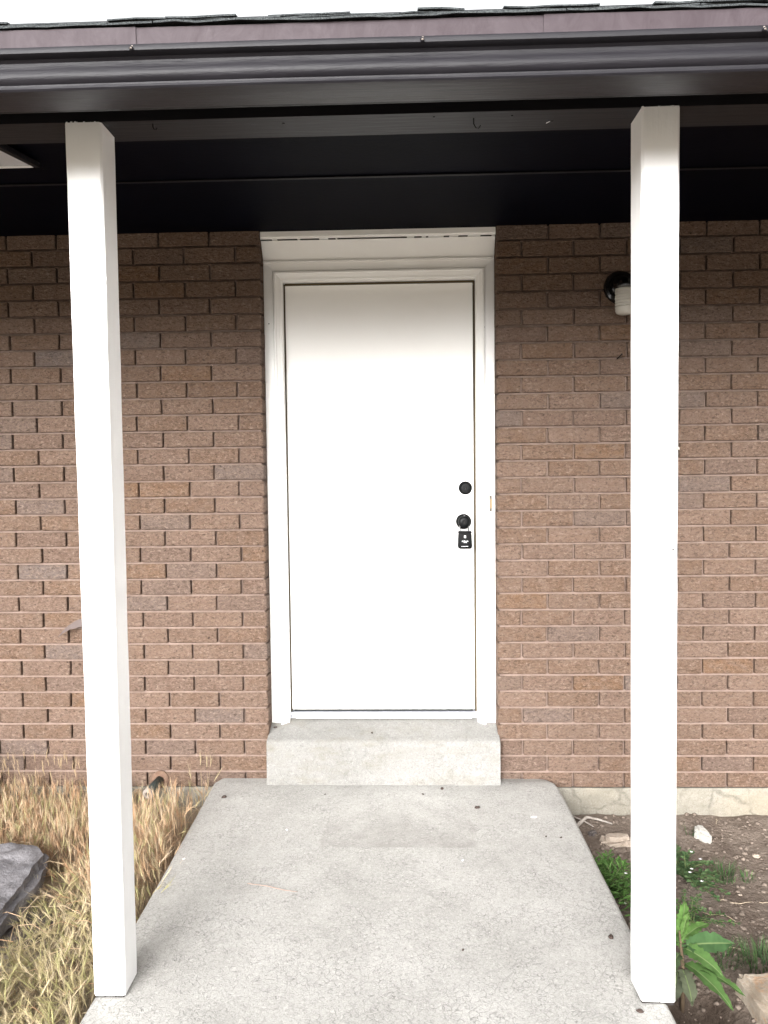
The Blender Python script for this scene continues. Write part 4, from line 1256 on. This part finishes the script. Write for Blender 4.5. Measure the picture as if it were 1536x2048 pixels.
for k, (x, y, n, h, sp_) in enumerate(((1.345, -0.53, 90, 0.075, 0.05), (1.435, -0.545, 34, 0.05, 0.028), (1.10, -1.13, 70, 0.08, 0.06), (1.235, -1.16, 170, 0.085, 0.085), (1.32, -0.17, 16, 0.05, 0.03))):
    tuft('grass_tuft', (x, y, ground_z(x, y)), n, h, sp_, 0.6, 0.0042, MG + [(0.09, 0.19, 0.05)], 70 + k,
         ['round dark green grass tuft alone on the bare soil', 'smallest grass tuft right of the round tuft', 'grass tuft between leafy weed and sandstone block', 'wide grass tuft behind the sandstone block at the right edge', 'wispy grass tuft beside the pointed white rock'][k], 'grass', 'grass tufts on the soil')

# ------------------------------------------------------------------ litter
def scrap(name, x, y, z, s, seed, label, mat=None, elong=1.6, group='dark scraps on the concrete'):
    rr = random.Random(seed)
    mb = MB()
    n = 9; az = rr.uniform(0, 3.1)
    top_, bot = [], []
    for j in range(n):
        a = 2 * math.pi * j / n
        r_ = s * rr.uniform(0.75, 1.15)
        px, py = r_ * elong * math.cos(a) * 0.8, r_ * math.sin(a) * 0.8
        qx, qy = px * math.cos(az) - py * math.sin(az), px * math.sin(az) + py * math.cos(az)
        zz = abs(rr.gauss(0, 0.2)) * s
        bot.append(mb.vert((qx, qy, zz * 0.3))); top_.append(mb.vert((qx * 0.8, qy * 0.8, zz + s * 0.35)))
    c_ = mb.vert((0, 0, s * 0.55))
    for j in range(n):
        q = (j + 1) % n
        mb.f.append([bot[j], bot[q], top_[q], top_[j]]); mb.f.append([top_[j], top_[q], c_])
    mb.f.append(bot[::-1])
    o = mb.build(name, mat or M['debris'], loc=(x, y, z))
    return tag(o, label, 'litter', group)
SPOTS = [(-0.904, -0.226, 0.0125, 'dark dry leaf scrap at the back left of the slab'), (0.301, -0.327, 0.013, 'largest dark leaf scrap on the slab, right of the mat stain'), (0.662, -1.295, 0.0105, 'oval dark scrap beside the right post on the slab'),
         (0.655, -1.644, 0.0095, 'dark scrap at the foot of the right porch post'), (0.146, -0.12, 0.010, 'dark scrap at the base of the concrete step'), (0.052, -0.185, 0.006, 'small dark speck on the slab near the step base'),
         (0.568, -0.599, 0.005, 'tiny dark speck at the right of the slab, left of a pair'), (0.63, -0.608, 0.005, 'tiny dark speck at the right of the slab, right of a pair'), (-0.421, -0.188, 0.005, 'tiny dark speck on the slab left of the step middle'), (0.162, -1.368, 0.005, 'tiny dark speck in the middle front of the slab')]
for k, (x, y, s, lab) in enumerate(SPOTS):
    scrap('leaf_scrap', x, y, slab_z(y) + 0.0005, s, 90 + k, lab)
scrap('leaf_scrap', -0.20, 0.01, 0.2312, 0.0075, 120, 'dark scrap on top of the concrete step')
scrap('leaf_scrap', -0.70, 0.052, 0.2455, 0.008, 121, 'dark scrap at the left end of the step top')
tag(MB().tube([(-0.632, -0.979, slab_z(-1) + 0.0015), (-0.55, -1.0, slab_z(-1) + 0.003), (-0.49, -1.023, slab_z(-1) + 0.0018), (-0.432, -1.036, slab_z(-1) + 0.0015)], [0.0011, 0.0014, 0.0014, 0.0008], 5).build('straw_stem', NT('reddish_straw', 0.8, (0.30, 0.215, 0.175)).m), 'thin reddish straw lying on the left of the slab', 'straw')
for k, (x, y, a) in enumerate(((0.545, -0.42, 0.2), (-0.93, -0.80, 0.9), (0.2, -0.80, 1.3), (-0.55, -0.55, 2.0))):
    L = 0.014
    o = MB().box(-L, L, -0.003, 0.003, 0, 0.0025).build('paint_chip', M['print'], loc=(x, y, slab_z(y) + 0.0005), bevel=0.001)
    o.rotation_euler.z = a; o.scale = (1 if k == 0 else 0.4, 1, 1)
    tag(o, ['longest white paint chip, lying at the back right of the slab', 'white paint chip near the left edge of the slab', 'white paint chip in the middle of the slab', 'white paint chip left of the mat stain'][k], 'paint chip', 'white chips on the slab')
# twigs against the foundation right of the slab
def twig(pts, r, label):
    return tag(MB().tube(pts, [r * (1 - 0.6 * k / (len(pts) - 1)) for k in range(len(pts))], 6).build('twig', M['twig'], smooth=True), label, 'twig', 'twigs on the soil')
gz = lambda x, y: ground_z(x, y)
twig([(0.80, -0.12, gz(0.80, -0.12) + 0.014), (0.86, -0.07, gz(0.86, -0.07) + 0.02), (0.92, -0.08, gz(0.92, -0.08) + 0.013), (0.98, -0.10, gz(0.98, -0.10) + 0.008)], 0.010, 'thick grey forked stick at the foundation beside the slab')
twig([(0.77, -0.04, gz(0.77, -0.04) + 0.02), (0.84, -0.09, gz(0.84, -0.09) + 0.016), (0.88, -0.13, gz(0.88, -0.13) + 0.012)], 0.006, 'thin stick crossing the grey stick by the foundation')
for k, (x, y, a, L) in enumerate(((1.33, -0.74, 0.1, 0.09), (1.43, -0.73, 0.2, 0.06), (1.20, -0.84, -0.5, 0.13), (1.17, -1.06, -0.2, 0.10), (1.50, -0.06, 1.2, 0.05), (1.27, -0.71, 1.0, 0.05), (1.42, -0.82, 1.5, 0.05))):
    pts = []
    for j in range(5):
        q = j / 4 - 0.5
        px, py = x + math.cos(a) * L * q + 0.006 * math.sin(j * 2.1 + k), y + math.sin(a) * L * q + 0.006 * math.cos(j * 1.7 + k)
        pts.append((px, py, gz(px, py) + 0.006))
    tag(MB().tube(pts, [0.0014, 0.0018, 0.0018, 0.0016, 0.0008], 5).build('dry_root', M['straw'], smooth=True),
        ['pale curly root on the bare soil, left of two', 'pale curly root on the bare soil at the right edge', 'pale dry stalk crossing the trailing weed', 'pale dry stalk above the grass by the sandstone', 'pale straw at the foundation right of the white rock', 'short pale fibre on the soil left of the curly root', 'short upright pale fibre at the right edge of the soil'][k], 'root', 'pale dry roots and stalks on the soil')
